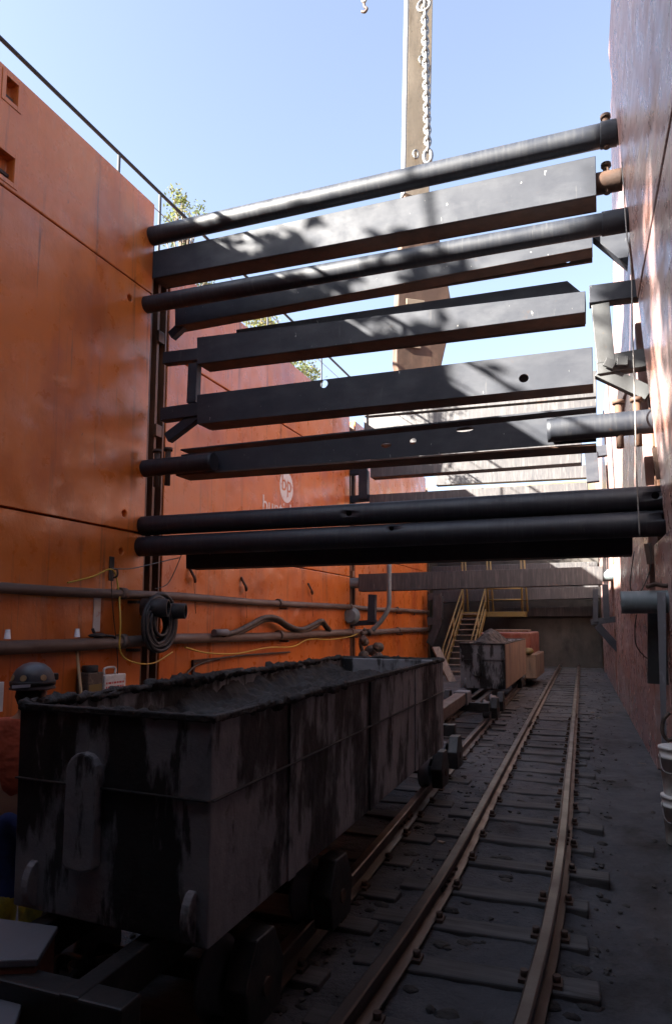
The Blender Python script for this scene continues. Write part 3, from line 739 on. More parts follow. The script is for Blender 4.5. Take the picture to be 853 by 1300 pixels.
    for v in m.bm.verts:
        a, b2 = v.co.x, v.co.y
        p = inn[0].lerp(inn[1], a).lerp(inn[3].lerp(inn[2], a), b2)
        v.co = Vector((p.x, p.y, heapf(a, b2, p.x, p.y)))
    m.build('muck_load', 'muck', root)
    return root
nc = [(-2.60, 2.56), (-1.51, 2.50), (-1.60, 7.3), (-2.78, 7.4)]
def h1(a, b, x, y):
    side = max(0, 1 - a / .22) ** 2 * .12 * min(1, .25 + b * 2.2)
    return 1.37 + .10 * b + side - .26 * max(0, 1 - b / .22) + .045 * fbm(x, y, 3.3) + .06 * noise.turbulence((x * 7, y * 7, 0), 5, True) - .02 + .012 * fbm(x, y, 38, 2) - .10 * max(0, (b - .9) / .1)
car1 = muck_car('large nearest muck car, black stained steel box crusted with mud along its rim', nc, .70, 1.6, (2.1, 9.2), (3.0, 4.1, 7.75, 8.8), h1)
# dried spill on the rim
def crust(nc, z, seed, rad=.034):
    m = MB(); C4 = [Vector((x, y, z)) for x, y in nc]; P = []; k_of = []
    mid = sum(C4, Vector()) / 4
    for k in range(4):
        a, b = C4[k], C4[(k + 1) % 4]; n = int((b - a).length / .022)
        P += [a.lerp(b, i / n) for i in range(n)]; k_of += [k] * n
    N = len(P); n = 12; rings = []
    for i, p in enumerate(P):
        d = (P[(i + 1) % N] - P[i - 1]).normalized(); x = d.cross(Vector((0, 0, 1))); amt = .85 + .9 * noise.noise((p.x * 1.6 + seed, p.y * 1.6, 0)) + (.55 if k_of[i] == 3 else 0)
        p = p + (mid - p).normalized() * .015
        ring = []
        for q in range(n):
            a = 2 * PI * q / n; v = x * math.cos(a) * 1.0 + Vector((0, 0, 1)) * math.sin(a) * .8
            w = p + v * rad
            f = max(.18, amt * (.75 + .9 * noise.noise(w * 17) + .6 * noise.noise(w * 41)))
            ring.append(m.bm.verts.new(p + v * rad * f))
        rings.append(ring)
    for i in range(N):
        a, b = rings[i], rings[(i + 1) % N]
        for q in range(n): m.bm.faces.new((a[q], a[(q + 1) % n], b[(q + 1) % n], b[q]))
    return m
crust(nc, 1.603, 1, .030).build('mud_crust', 'muck', car1, smooth=True)
fc = [(atY(583, 820, 15.3).x, 15.3), (atY(640, 820, 15.3).x, 15.3), (atY(666, 808, 20.2).x, 20.2), (atY(666, 808, 20.2).x - 1.1, 20.2)]
fzt = atY(625, 818, 15.3).z; fzb = atY(625, 875, 15.3).z
def h2(a, b, x, y):
    return fzt - .12 + .42 * math.exp(-((a - .5) / .30) ** 2 - ((b - .35) / .35) ** 2) + .05 * fbm(x, y, 3) + .03 * fbm(x, y, 9, 3)
car2 = muck_car('farther muck car heaped with brown muck, its side caked brown', fc, fzb, fzt, (12.9, 21.6), (13.5, 14.6, 19.8, 20.9), h2, 'carbrown')
# drawbar between the cars
r = thing('drawbar', 'long brown drawbar coupling the two muck cars', 'drawbar', (-2.35, 11, .45))
a = Vector((trackx(9.3) - .1, 9.25, .52)); b = Vector((trackx(12.9) + .0, 12.8, .60))
m = MB(); m.bar(a, b, .20, .20); m.build('bar', 'pipe', r, bevel=.015)
m = MB(); m.bar(b + Vector((0, .0, .0)), b + Vector((.02, .35, .0)), .26, .26); m.build('coupler_head', 'palesteel', r, bevel=.03)
# locomotive beyond
r = thing('battery_locomotive', 'small scuffed red locomotive standing behind the heaped muck car', 'locomotive', (-2.6, 22.5, 0))
m = MB(); x0, x1 = -3.6, atY(673, 806, 21.9).x; m.box((x0, 21.9, .5), (x1, 25.0, 1.68)); m.build('body', 'redpaint', r, bevel=.05)
m = MB(); m.box((x1 - .35, 21.7, .30), (x1 + .17, 24.6, 1.02)); m.build('side_box', 'carbrown', r, bevel=.03)
m = MB(); m.blob((x1 - .05, 21.75, 1.12), (.16, .2, .12), 2, .15); m.build('yellow_cover', 'yellow', r, smooth=True)
m = MB(); m.box((x0 + .2, 23.4, 1.682), (x1 - .2, 24.4, 1.75)); m.build('hatch', 'carbrown', r, bevel=.02)
for y in (22.4, 24.2): wheelset(r, y, trackx(y))

# ------------------------------------------------------------------ things along the left wall
pg = 'service pipes along the left wall'
def wallpipe(label, pts, r):
    m = MB(); p = [atX(u, v, LX + r + .05) for u, v in pts]
    z = sum(q.z for q in p) / len(p)
    t = thing('service_pipe', label, 'pipe', (LX + r, 5, z), pg)
    m.tube([(LX + r + .05, -8, z)] + [(LX + r + .05, y, z + .02 * math.sin(y * 1.3)) for y in (2, 5, 8, 11, 14, 17, 20, 23, 26, 29)] + [(LX + r + .05, 30.6, z)], r, 16); m.build('pipe', 'pipe', t)
    for y in (4.6, 9.3, 15.2, 20.3, 25.6):
        m = MB(); m.tube([(LX + r + .05, y - .07, z + .012), (LX + r + .05, y + .07, z + .012)], r * 1.28, 16); m.build('coupling', 'pipe', t)
        m = MB(); m.box((LX + .001, y + .3, z - r - .07), (LX + 2 * r + .06, y + .36, z - r - .02)); m.build('support_bracket', 'rust', t)
    return z
ZP1 = wallpipe('upper thin brown service pipe running along the left wall', [(0, 742), (450, 773)], .075)
ZP2 = wallpipe('lower thicker dusty service pipe running along the left wall', [(0, 822), (450, 803)], .095)
XP = LX + .15
# hose coil
r = thing('hose_coil', 'coil of black hose hanging over the wall pipes', 'hose', atX(202, 790, XP + .2))
rr = random.Random(2)
for k in range(30):
    c = atX(202 + rr.uniform(-3, 3), 792 + rr.uniform(-4, 4), XP + .14 + .05 * (k % 5)); m = MB()
    m.torus(c, .355 + rr.uniform(-.15, .09), .034, (.05 * rr.uniform(-1, 1), .82, 0), (0, 0, 1), 36, 8, sy=1.12); m.build('hose_turn', 'rubber', r)
for (u, v), (u2, v2), lab in (((214, 772), (196, 766), 0), ((236, 776), (214, 772), 1)):
    a = atX(u, v, XP + .55); m = MB(); m.tube([a, a + Vector((-.42, -.16, .01))], 0.150 if not lab else .135, 20, wall=.22)
    tag(m.build('hose_end', 'rubber', r), None)
# curved hose on the pipe
pts = [(284, 806), (300, 802), (318, 793), (336, 784), (352, 785), (366, 794), (382, 799), (396, 794), (408, 788), (414, 794), (419, 800)]
r = thing('curved_hose', 'muddy hose bent in waves lying on the lower wall pipe', 'hose', atX(350, 800, XP + .1))
for o in (0, 1):
    P = [atX(u, v + 3.5 * o, XP + .12 - .1 * o) for u, v in pts]
    m = MB(); m.tube(smoothpath(P), .055, 12, wall=.3); m.build('hose', 'hose', r)
a = atX(288, 803, XP + .14); m = MB(); m.tube([a, a + Vector((0, -.5, .0))], .07, 12); m.build('fitting', 'palesteel', r)
# paper cups upside down
for u, v, lab in ((9, 808, 'white paper cup upside down on the lower pipe at the left frame edge'), (97.5, 806, 'white paper cup upside down on the lower pipe above the broom handle')):
    p = atX(u, 815, XP); m = MB(); z = ZP2 + .1
    m.lathe((XP, p.y, z), [(.045, 0), (.047, .008), (.043, .01), (.031, .125), (.029, .128)], 20)
    o = single(m, 'paper_cup', 'paper', lab, 'cup', 'cups on the pipe'); 
# dark glove on pipe
p = atX(124, 806, XP); m = MB(); m.blob((XP, p.y, ZP2 + .12), (.07, .2, .04), 2, .15)
for k in range(4): m.tube([(XP + .03 * k - .04, p.y + .12, ZP2 + .12), (XP + .03 * k - .04, p.y + .26 + .02 * k, ZP2 + .10), (XP + .035 * k - .04, p.y + .34, ZP2 + .06)], .018, 8)
m.tube([(XP, p.y - .05, ZP2 + .12), (XP, p.y - .12, ZP2 + .22)], .022, 8)
single(m, 'work_glove', 'rubber', 'dark work glove lying on the lower wall pipe near a yellow cord', 'glove', smooth=True)
# broom handle
r = thing('broom', 'broom with tan handle leaning on the left wall behind the near muck car', 'broom', (LX + .4, atX(101, 880, LX + .4).y, 0))
a = atX(97, 822, LX + .12); b = Vector((LX + .45, atX(103, 890, LX + .3).y, .12))
m = MB(); m.tube([b, a], .022, 10); m.build('handle', 'tan', r)
m = MB(); m.box(b + Vector((-.05, -.2, -.12)), b + Vector((.05, .2, .02))); m.build('brush_head', 'rubber', r, bevel=.01)
# canister with yellow label
p0, p1 = atX(104, 846, LX + .16), atX(125, 879, LX + .16)
r = thing('tool_pouch', 'dark canister with a yellow label standing by the broom', 'canister', (LX + .16, (p0.y + p1.y) / 2, p1.z))
y0, y1 = p0.y, p1.y; 
m = MB(); m.box((LX + .04, y0 + .03, p1.z - .1), (LX + .26, y1 - .02, p0.z - .1)); m.build('body', 'hose', r, bevel=.02)
m = MB(); m.tube([(LX + .15, (y0 + y1) / 2, p0.z - .1), (LX + .15, (y0 + y1) / 2, p0.z + .0)], .12, 16); m.build('cap', 'rubber', r, bevel=.01)
m = MB(); m.box((LX + .262, y0 + .05, p1.z), (LX + .266, y1 - .05, p1.z + .14)); m.build('yellow_label', 'yellow', r)
# shelf carrying them
m = MB(); yy = atX(100, 890, LX + .2).y
m.box((LX + .01, yy - .9, p1.z - .17), (LX + .42, yy + 1.5, p1.z - .12)); single(m, 'wall_shelf', 'timber', 'plank shelf on the left wall under the canister and the first aid box', 'shelf', bevel=.004)
# first aid box
p0, p1 = atX(131, 856, LX + .2), atX(158, 876, LX + .2)
zb_ = (p1.z - .12) + .002
r = thing('first_aid_box', 'white plastic box with a carry handle and red markings', 'first aid box', (LX + .2, p0.y, zb_))
m = MB(); m.box((LX + .08, p0.y, zb_), (LX + .24, p1.y - .02, p0.z - .02)); m.build('case', 'white', r, bevel=.015)
yc = p0.y + .2; m = MB(); m.tube(smoothpath([(LX + .16, yc - .12, p0.z - .025), (LX + .16, yc - .12, p0.z + .08), (LX + .16, yc + .12, p0.z + .08), (LX + .16, yc + .12, p0.z - .025)]), .018, 8); m.build('handle', 'white', r)
m = MB(); rr = random.Random(8)
for row in range(4):
    y = p0.y + .03
    while y < p1.y - .1:
        w = rr.uniform(.02, .07); z = zb_ + .05 + row * .065
        if z < p0.z - .08: m.box((LX + .241, y, z), (LX + .243, min(y + w, p1.y - .05), z + .03))
        y += w + .02
m.build('red_markings', 'red', r)
# strap / stencil strip on wall
a, b = atX(119, 757, LX), atX(126, 802, LX); m = MB(); m.box((LX + .002, a.y, b.z), (LX + .012, b.y, a.z - .02)); single(m, 'wall_strip', 'letter', 'worn pale strip fixed upright on the left wall between the two pipes', 'strip')
# hook with burn mark and cords
h0 = atX(141, 722, LX)
r = thing('wall_hook', 'dark hook on the left wall from which the yellow cord hangs', 'hook', h0)
m = MB(); m.box((LX + .001, h0.y - .06, h0.z - .2), (LX + .02, h0.y + .06, h0.z + .2)); m.build('plate', 'rubber', r, bevel=.01)
m = MB(); m.tube(smoothpath([h0 + Vector((.02, 0, .0)), h0 + Vector((.12, 0, -.02)), h0 + Vector((.13, 0, -.12)), h0 + Vector((.06, 0, -.15))]), .015, 8); m.build('hook', 'rust', r)
def cord(label, pix, X, rad, mt, cat='cord', name='cord'):
    P = [atX(u, v, x) for (u, v), x in zip(pix, X if hasattr(X, '__len__') else [X] * len(pix))]
    m = MB(); m.tube(smoothpath(P, 7), rad, 6)
    return single(m, name, mt, label, cat, None)
cord('yellow cord sagging from the wall hook down past the hose coil', [(86, 740), (118, 732), (142, 723), (150, 745), (153, 790), (153, 828), (170, 841), (195, 842), (219, 828)], [LX + .05, LX + .05, LX + .1, LX + .12, LX + .3, LX + .3, LX + .3, LX + .3, LX + .25], .014, 'cord')
cord('thin yellow cord draped below the lower pipe along the second bay', [(235, 822), (262, 829), (300, 830), (330, 824), (345, 822), (372, 821), (392, 812), (420, 812), (446, 808), (458, 802)], LX + .22, .016, 'cord')
cord('thin grey cable strung from the wall hook to the bottom struts', [(142, 722), (165, 722), (190, 717), (210, 712), (228, 708)], [LX + .1, LX + .2, LX + .4, LX + .6, LX + .8], .010, 'greywire', 'cable', 'cable')
cord('thin dark wire dangling from the hook over the first aid box', [(141, 724), (143, 770), (149, 830), (149, 870)], LX + .2, .007, 'wire', 'wire', 'wire')
cord('black wire drooping from the bottom strut toward the upper pipe', [(232, 700), (222, 725), (212, 742), (196, 748)], LX + .35, .009, 'wire', 'wire', 'wire')
cord('dark cable bundle sagging along the wall under the lower pipe', [(236, 857), (248, 846), (270, 838), (300, 833), (340, 830), (368, 828)], LX + .06, .022, 'hose', 'cable', 'cable')
# small hooks with chains on second-bay panel
for u, v, lab in ((306, 742, 'wall hook above the wavy hose with a dark stain'), (391, 748, 'wall hook right of the wavy hose'), (240, 730, 'wall hook just right of the nearest post')):
    h0 = atX(u, v, LX); m = MB(); m.tube(smoothpath([h0 + Vector((.0, 0, .16)), h0 + Vector((.06, 0, .05)), h0 + Vector((.12, .03, -.08)), h0 + Vector((.09, .08, -.13)), h0 + Vector((.05, .12, -.04))]), .028, 8)
    m.tube(arc(h0 + Vector((.08, .05, -.1)), h0 + Vector((.1, .12, -.75)), .0, 5), .005, 6)
    single(m, 'wall_hook', 'rust', lab, 'hook', 'hooks on the left wall')
for k, (u, v, lab) in enumerate(((503, 774, 'small hook on the far panel nearest the middle post'), (524, 778, 'small hook on the far panel between two others'), (542, 781, 'small hook on the far panel nearest the stairs'))):
    h0 = atX(u, v, LX); m = MB(); m.torus(h0 + Vector((.06, 0, 0)), .09, .03, (0, 1, 0), (0, 0, 1), 16, 8); single(m, 'wall_hook', 'rust', lab, 'hook', 'hooks on the left wall')
# clutter: dangling hoses and flanged pipes at the middle post
r = thing('vertical_hose', 'bent grey hose dropping from the lowest middle beam beside the left post', 'hose', atX(490, 790, LX + .5))
m = MB(); m.tube(smoothpath([atY(u, v, 19.9) for u, v in ((494, 716), (494, 750), (493, 772), (484, 788), (473, 800))]), .07, 14, wall=.25); m.build('hose', 'galv', r)
r = thing('valve_cluster', 'cluster of muddy valves and flanged pipe fittings by the middle post', 'valve', atY(472, 832, 19.6))
rr = random.Random(11)
for u, v, s_ in ((463, 815, .13), (472, 826, .17), (481, 822, .15), (468, 803, .11), (461, 833, .15), (477, 836, .14)):
    c = atY(u, v, 19.6 + rr.uniform(-.3, .3)); ax = Vector((rr.uniform(-1, 1), -1, rr.uniform(-.5, .5)))
    m = MB(); m.lathe(c, [(s_ * .95, -.05), (s_ * .95, .03), (s_ * .5, .04), (s_ * .5, .2), (s_ * .8, .21), (s_ * .8, .26), (s_ * .3, .28)], 18, ax); m.build('flange', 'hose', r)
m = MB(); m.tube(smoothpath([atY(u, v, 19.7) for u, v in ((464, 798), (458, 812), (460, 826), (470, 838))]), .06, 10); m.build('hose_loop', 'hose', r)
r = thing('end_flange', 'round grey pipe flange on the left wall above the valve cluster', 'pipe flange', atY(447, 782, 20.4))
c = atY(447, 782, 20.4); m = MB(); m.lathe(c, [(.27, 0), (.27, .07), (.20, .08), (.20, .25)], 24, (0, -1, 0)); m.build('disc', 'galv', r)
# small pipe bundle
for k, (u, lab) in enumerate(((236, 'first dark pipe end showing beyond the muck car rim'), (243.5, 'middle dark pipe end showing beyond the muck car rim'), (251, 'last dark pipe end showing beyond the muck car rim'))):
    c = atX(u, 864 - k, LX + .5); m = MB(); m.tube([c, c + Vector((-.3, 2.2, 0))], .07, 14, wall=.25); single(m, 'short_pipe', 'rubber', lab, 'pipe', 'pipes lying on the ledge')
c = atX(243, 866, LX + .5)
m = MB(); m.box((LX + .02, c.y - .6, c.z - .17), (LX + .75, c.y + 10.2, c.z - .075)); single(m, 'timber_ledge', 'timber', 'long timber ledge along the left wall under the dark pipe ends', 'ledge', bevel=.01)
m = MB(); m.box((LX + .1, c.y - .4, 0), (LX + .2, c.y - .3, c.z - .172)); m.box((LX + .6, c.y + 9.6, 0), (LX + .7, c.y + 9.7, c.z - .172)); m.box((LX + .6, c.y - .4, 0), (LX + .7, c.y - .3, c.z - .172)); single(m, 'ledge_support', 'timber', 'timber legs under the long ledge on the left wall', 'support')
# box frame with cable on the wall
a, b = atX(243, 838, LX), atX(250, 858, LX); m = MB(); m.box((LX + .001, a.y, b.z), (LX + .05, a.y + .06, a.z)); m.box((LX + .001, a.y + .06, a.z - .06), (LX + .05, a.y + 1.0, a.z)); single(m, 'angle_bracket', 'rust', 'rusty angle bracket on the wall where the cable bundle starts', 'bracket', bevel=.005)
# leaning planks near stairs
for (u0, v0), (u1, v1), lab in (((553, 822), (575, 868), 'plank leaning near the foot of the yellow stairs'), ((566, 872), (590, 868), 'short plank lying flat in front of the stairs')):
    Yp = 24.; a = atY(u0, v0, Yp + .7); b = atY(u1, v1, Yp - .2); m = MB(); m.bar(a, b, .30, .07); single(m, 'plank', 'timber', lab, 'plank', 'planks by the stairs', bevel=.006)

# ------------------------------------------------------------------ guard rail on top of the left wall
GX = -8.05
r = thing('guard_rail', 'dark pipe guard rail running along the top of the left wall', 'railing', (GX, 8, GZ))
zr = (atX(0, 45, GX).z + atX(205, 248, GX).z) / 2
m = MB(); m.tube([(GX, 0, zr), (GX, 31, zr)], .035, 10); m.build('top_rail', 'dark', r)
m = MB(); m.tube([(GX, 0, zr - .42), (GX, 31, zr - .42)], .010, 6); m.build('wire', 'greywire', r)
for u, v in ((151, 205), (203, 262), (340, 390), (408, 458)):
    p = atX(u, v, GX); m = MB(); m.tube([(GX, p.y, GZ), (GX, p.y, zr)], .03, 8); m.build('rail_post', 'dark', r)
for y in (2.5, 5.2): m = MB(); m.tube([(GX, y, GZ), (GX, y, zr)], .03, 8); m.build('rail_post', 'dark', r)

# ------------------------------------------------------------------ things along the right wall
Yp = 8.6
r = thing('pipe_stub', 'blue-grey pipe stub sticking out from the right wall above the buckets', 'pipe', atY(800, 765, Yp))
tube_part(r, atY(788, 765, Yp), atY(900, 763, Yp), .13, 'galv', 'pipe', wall=.12)
c = atY(838, 750, Yp); m = MB(); m.tube(smoothpath([c + Vector((-.14, -.1, .04)), c + Vector((-.05, -.05, .07)), c + Vector((.06, -.06, .05)), c + Vector((.15, -.1, .09))]), .025, 8); m.build('wire_wrap', 'rust', r)
m = MB(); m.prism([atY(u, v, Yp + .25) for u, v in ((822, 778), (822, 868), (852, 870), (852, 778))], (0, .06, 0)); single(m, 'hanging_plate', 'rubber', 'black plate hanging below the blue-grey pipe stub', 'plate', bevel=.006)
m = MB(); m.prism([atY(u, v, Yp - .16) for u, v in ((834, 752), (840, 948), (846, 948), (845, 752))], (0, .03, 0)); single(m, 'webbing_strap', 'palesteel', 'flat dusty strap hanging over the blue-grey pipe stub', 'strap')
def rc(label, pix, Y, rad, mt):
    m = MB(); m.tube(smoothpath([atY(u, v, y) for (u, v), y in zip(pix, Y if hasattr(Y, '__len__') else [Y] * len(pix))], 7), rad, 6); single(m, 'cable', mt, label, 'cable')
rc('thin steel cable hanging past the right ends of the upper pipes', [(789, 205), (792, 240), (795, 290), (801, 340), (803, 420), (806, 520), (808, 600), (812, 680)], 9.65, .010, 'greywire')
rc('dark cable loop hanging on the right wall above the track', [(805, 700), (800, 745), (812, 752), (826, 720), (824, 690)], 9.4, .008, 'wire')
rc('dark cable drooping from the blue-grey pipe stub down the right wall', [(808, 780), (806, 800), (808, 820), (820, 835), (832, 838)], 9.0, .008, 'wire')
rc('frayed hose end curling above the white buckets', [(850, 905), (842, 915), (841, 930), (848, 940), (856, 936)], 7.6, .02, 'hose')
# vertical bars of the post at right edge
for u0, v0, u1, v1, lab in ((832, 568, 838, 608, 'short rusty bar hanging on the right post above the black pipes'), (845, 560, 849, 600, 'second short rusty bar hanging on the right post near the frame edge'), (822, 690, 826, 716, 'rusty tab below the ends of the bottom pipes')):
    m = MB(); m.bar(atY(u0, v0, 9.75), atY(u1, v1, 9.75), .09, .05, up=(0, 1, 0)); single(m, 'guide_bar', 'rust', lab, 'bar', 'bars on the right post', bevel=.004)
# buckets
bz = .0
pb = atZ(866, 1072, .01)
bk = thing('bucket', 'dirty white plastic bucket standing on the floor against the right wall', 'bucket', (pb.x, pb.y, .01), 'stacked buckets')
def bucket(root, z):
    m = MB(); m.lathe((pb.x, pb.y, z), [(.125, 0), (.13, .01), (.148, .32), (.158, .32), (.158, .345), (.15, .35), (.15, .40), (.16, .402), (.16, .425), (.15, .43)], 32); m.build('pail', 'white', root)
    m = MB(); m.tube(smoothpath([(pb.x - .15, pb.y - .05, z + .36), (pb.x - .12, pb.y - .16, z + .22), (pb.x + .12, pb.y - .16, z + .22), (pb.x + .15, pb.y - .05, z + .36)]), .006, 6); m.build('handle', 'greywire', root)
bucket(bk, .01)
bk2 = thing('bucket', 'white plastic bucket stacked on top of the other bucket by the right wall', 'bucket', (pb.x, pb.y, .442), 'stacked buckets'); bucket(bk2, .442)

# ------------------------------------------------------------------ excavator stick, chain and hook
YS = 14.2
r = thing('excavator_stick', 'tall dirty tan steel arm hanging down into the pit from above', 'crane arm', atY(530, 465, YS))
def zat(u, v): return atY(u, v, YS)
m = MB(); P = [zat(521, -120), zat(514, 250), zat(546, 250), zat(553, -120)]; m.prism(P, (0, .20, 0)); m.build('upper_section', 'stick', r, bevel=.02)
m = MB(); m.prism([zat(519, -120) , zat(512.5, 250), zat(514.2, 250), zat(521.2, -120)], (0, .22, 0)); m.build('lit_edge_strip', 'palesteel', r)  # pale strip: sunlight on the left edge put into the colour
m = MB(); m.prism([zat(513, 252), zat(505, 370), zat(502, 466), zat(510, 500), zat(552, 490), zat(563, 455), zat(571, 420), zat(577, 370), zat(552, 252)], (0, .26, 0)); m.build('lower_section', 'stickrust', r, bevel=.03)
for v in (70, 195):
    c = atY(534 if v == 70 else 526, v, YS - .05); m = MB(); m.torus(c, .10, .025, (1, 0, 0), (0, 0, 1), 16, 8, sx=.55); m.build('lifting_eye', 'chain', r)
c = atY(527, 100, YS); 
for u0, v0 in ((525, 385), (540, 410), (520, 440)):
    c = atY(u0, v0, YS); m = MB(); m.box(c + Vector((-.18, -.03, -.07)), c + Vector((.25, 0, .07))); m.build('wear_plate', 'stick', r, bevel=.01)
for o in list(r.children): pass
piv = r.location.copy()
r.rotation_euler = (0, 0, math.radians(36))
ch = thing('lifting_chain', 'heavy galvanised chain hanging in front of the tan steel arm', 'chain', atY(541, 100, YS - .45))
YH = YS - .42
top, bot = atY(538, -30, YH), atY(543, 186, YH); n = 32
lk = MB(); lk.torus((0, 0, 0), .078, .034, (1, 0, 0), (0, 0, 1), 18, 8, sx=.75, sy=1.45); lk0 = lk.build('chain_link', 'chain')
lk0.location = top - Vector(ch.location); lk0.parent = ch
for k in range(1, n):
    o = lk0.copy(); col.objects.link(o); o.parent = ch; o.location = top.lerp(bot, k / (n - 1)) - Vector(ch.location); o.rotation_euler = (0, 0, PI / 2 * (k % 2) + .35)
c = atY(538, 6, YH - .05); m = MB(); m.torus(c, .14, .035, (1, 0, 0), (0, 0, 1), 24, 8); m.build('shackle', 'chain', ch)
c = atY(543, 198, YH); m = MB(); m.torus(c, .12, .045, (1, 0, 0), (0, 0, 1), 18, 8, sx=.7, sy=1.3); m.build('end_hook', 'chain', ch)
hk = thing('crane_hook', 'small dark hook dangling alone at the top of the sky', 'hook', atY(462, 0, 13)); 
hk0 = lk0
for k in range(8):
    o = lk0.copy(); o.data = lk0.data; col.objects.link(o); o.parent = hk; o.location = Vector((0, 0, .05 + .13 * k)); o.rotation_euler = (0, 0, PI / 2 * (k % 2) + .3); o.scale = (.8, .8, .8)
c = atY(462, 10, 13); m = MB(); m.tube(smoothpath([c + Vector((0, 0, .12)), c + Vector((.02, 0, .03)), c + Vector((.07, 0, -.03)), c + Vector((.02, 0, -.09)), c + Vector((-.06, 0, -.05))]), [.03] * 24 + [.02], 10); m.build('hook', 'rust', hk)

# ------------------------------------------------------------------ worker
def skinmesh(name, verts, edges, m, parent, sub=2):
    me = bpy.data.meshes.new(name); me.from_pydata([v[0] for v in verts], edges, []); o = bpy.data.objects.new(name, me); col.objects.link(o)
    md = o.modifiers.new('s', 'SKIN'); sk = me.skin_vertices[0].data
    for i, v in enumerate(verts):
        rr = v[1]; sk[i].radius = rr if hasattr(rr, '__len__') else (rr, rr); sk[i].use_root = (i == 0)
    md.use_smooth_shade = True
    s2 = o.modifiers.new('d', 'SUBSURF'); s2.levels = sub; s2.render_levels = sub
    bake(o)
    for p in o.data.polygons: p.use_smooth = True
    o.data.materials.clear(); o.data.materials.append(M[m]); adopt(o, parent); return o
hp = atZ(35, 886, 1.56); k = 4.05 / 4.3
wp = EYE + (atZ(37, 870, 1.60) - EYE).normalized() * 4.75
WX, WY = wp.x, wp.y
wk = thing('person', 'worker in orange shirt and dark hard hat standing behind the near muck car', 'person', (WX, WY, 0))
def W(x, y, z): return (WX + x, WY + y, z * .965)
# torso axis: shoulders along a slanted line, person faces away and left
sx, sy = .19, .05
B = [(W(0, 0, .95), (.15, .11)), (W(0, 0, 1.15), (.15, .11)), (W(0, 0, 1.36), (.17, .11)), (W(0, 0, 1.46), .07), (W(0, .01, 1.53), .058), (W(0, .03, 1.63), (.078, .095)), (W(0, .03, 1.70), (.075, .09)),
     (W(sx, sy, 1.39), .06), (W(sx + .07, sy + .04, 1.10), .046), (W(sx + .03, sy + .24, .98), .032), (W(sx + .0, sy + .32, .96), .038),
     (W(-sx, -sy, 1.39), .06), (W(-sx - .08, -sy + .02, 1.10), .046), (W(-sx - .05, -sy + .22, .98), .032), (W(-sx - .02, -sy + .30, .96), .038),
     (W(.10, .0, .86), .10), (W(.11, .02, .50), .065), (W(.11, .0, .10), .045), (W(.12, .14, .05), .04),
     (W(-.10, .0, .86), .10), (W(-.11, .02, .50), .065), (W(-.11, .0, .10), .045), (W(-.12, .14, .05), .04)]
E_ = [(0, 1), (1, 2), (2, 3), (3, 4), (4, 5), (5, 6), (2, 7), (7, 8), (8, 9), (9, 10), (2, 11), (11, 12), (12, 13), (13, 14), (0, 15), (15, 16), (16, 17), (17, 18), (0, 19), (19, 20), (20, 21), (21, 22)]
# fingers as chains rooted in the palms
for base, s in ((10, 1), (14, -1)):
    px, py, pz = B[base][0]
    for f in range(4):
        i0 = len(B); o = (f - 1.5) * .022
        B.append(((px + o, py + .05, pz), .011)); B.append(((px + o, py + .085, pz - .012), .009)); B.append(((px + o, py + .105 - .004 * abs(f - 1), pz - .035), .008))
        E_ += [(base, i0), (i0, i0 + 1), (i0 + 1, i0 + 2)]
    i0 = len(B); B.append(((px - s * .04, py + .01, pz - .005), .012)); B.append(((px - s * .06, py + .045, pz - .02), .010)); E_ += [(base, i0), (i0, i0 + 1)]
skinmesh('body', B, E_, 'skin', wk)
SH = [(W(0, 0, .93), (.172, .132)), (W(0, 0, 1.15), (.172, .132)), (W(0, 0, 1.36), (.188, .128)), (W(0, .0, 1.465), (.085, .085)),
      (W(sx, sy, 1.395), .078), (W(sx + .07, sy + .04, 1.12), .066), (W(-sx, -sy, 1.395), .078), (W(-sx - .08, -sy + .02, 1.12), .066)]
skinmesh('work_shirt', SH, [(0, 1), (1, 2), (2, 3), (2, 4), (4, 5), (2, 6), (6, 7)], 'shirt', wk)
TR = [(W(0, 0, 1.0), (.168, .128)), (W(0, 0, .93), (.165, .128)), (W(.10, 0, .84), .118), (W(.11, .02, .50), .085), (W(.11, 0, .22), .075), (W(-.10, 0, .84), .118), (W(-.11, .02, .50), .085), (W(-.11, 0, .22), .075)]
skinmesh('trousers', TR, [(0, 1), (1, 2), (2, 3), (3, 4), (1, 5), (5, 6), (6, 7)], 'jeans', wk)
for s in (-1, 1): skinmesh('boot', [(W(.11 * s, 0, .42), .088), (W(.11 * s, 0, .10), .065), (W(.118 * s, .15, .055), .055)], [(0, 1), (1, 2)], 'boot', wk)
hc = Vector(W(0, .03, 1.655))
m = MB(); m.lathe(hc, [(.134, -.012), (.137, -.006), (.129, .004), (.127, .04), (.120, .078), (.098, .115), (.062, .142), (.025, .153), (.005, .154)], 32)
hat = m.build('hard_hat', 'hat', wk)
d = Vector((.45, -.9, 0)).normalized(); t_ = Vector((-d.y, d.x, 0)); m = MB()
m.prism([hc + d * .136 + t_ * a + Vector((0, 0, b)) for a, b in ((-.075, .004), (.03, .010), (.03, .028), (-.075, .022))], d * .006); m.build('reflective_tape', 'reflective', hat)
m = MB(); m.lathe(hc + Vector((0, 0, .012)), [(.134, 0), (.135, .026), (.131, .028)], 32); m.build('headlamp_strap', 'rubber', hat)
m = MB(); m.box(hc + Vector((-.03, .13, .03)), hc + Vector((.03, .19, .075))); m.build('headlamp', 'rubber', hat, bevel=.008)
for a in (-2.0, -1.25, -.3):
    d = Vector((math.cos(a), math.sin(a), 0)); c = hc + d * .124 + Vector((0, 0, .062)); m = MB(); m.lathe(c, [(.020, -.004), (.020, .002), (.019, .003)], 14, d + Vector((0, 0, .25))); m.build('sticker', 'tan', hat)
m = MB(); m.blob(Vector(W(0, .0, 1.60)), (.082, .075, .075), 2, .05); m.build('hair', 'hair', wk, smooth=True)
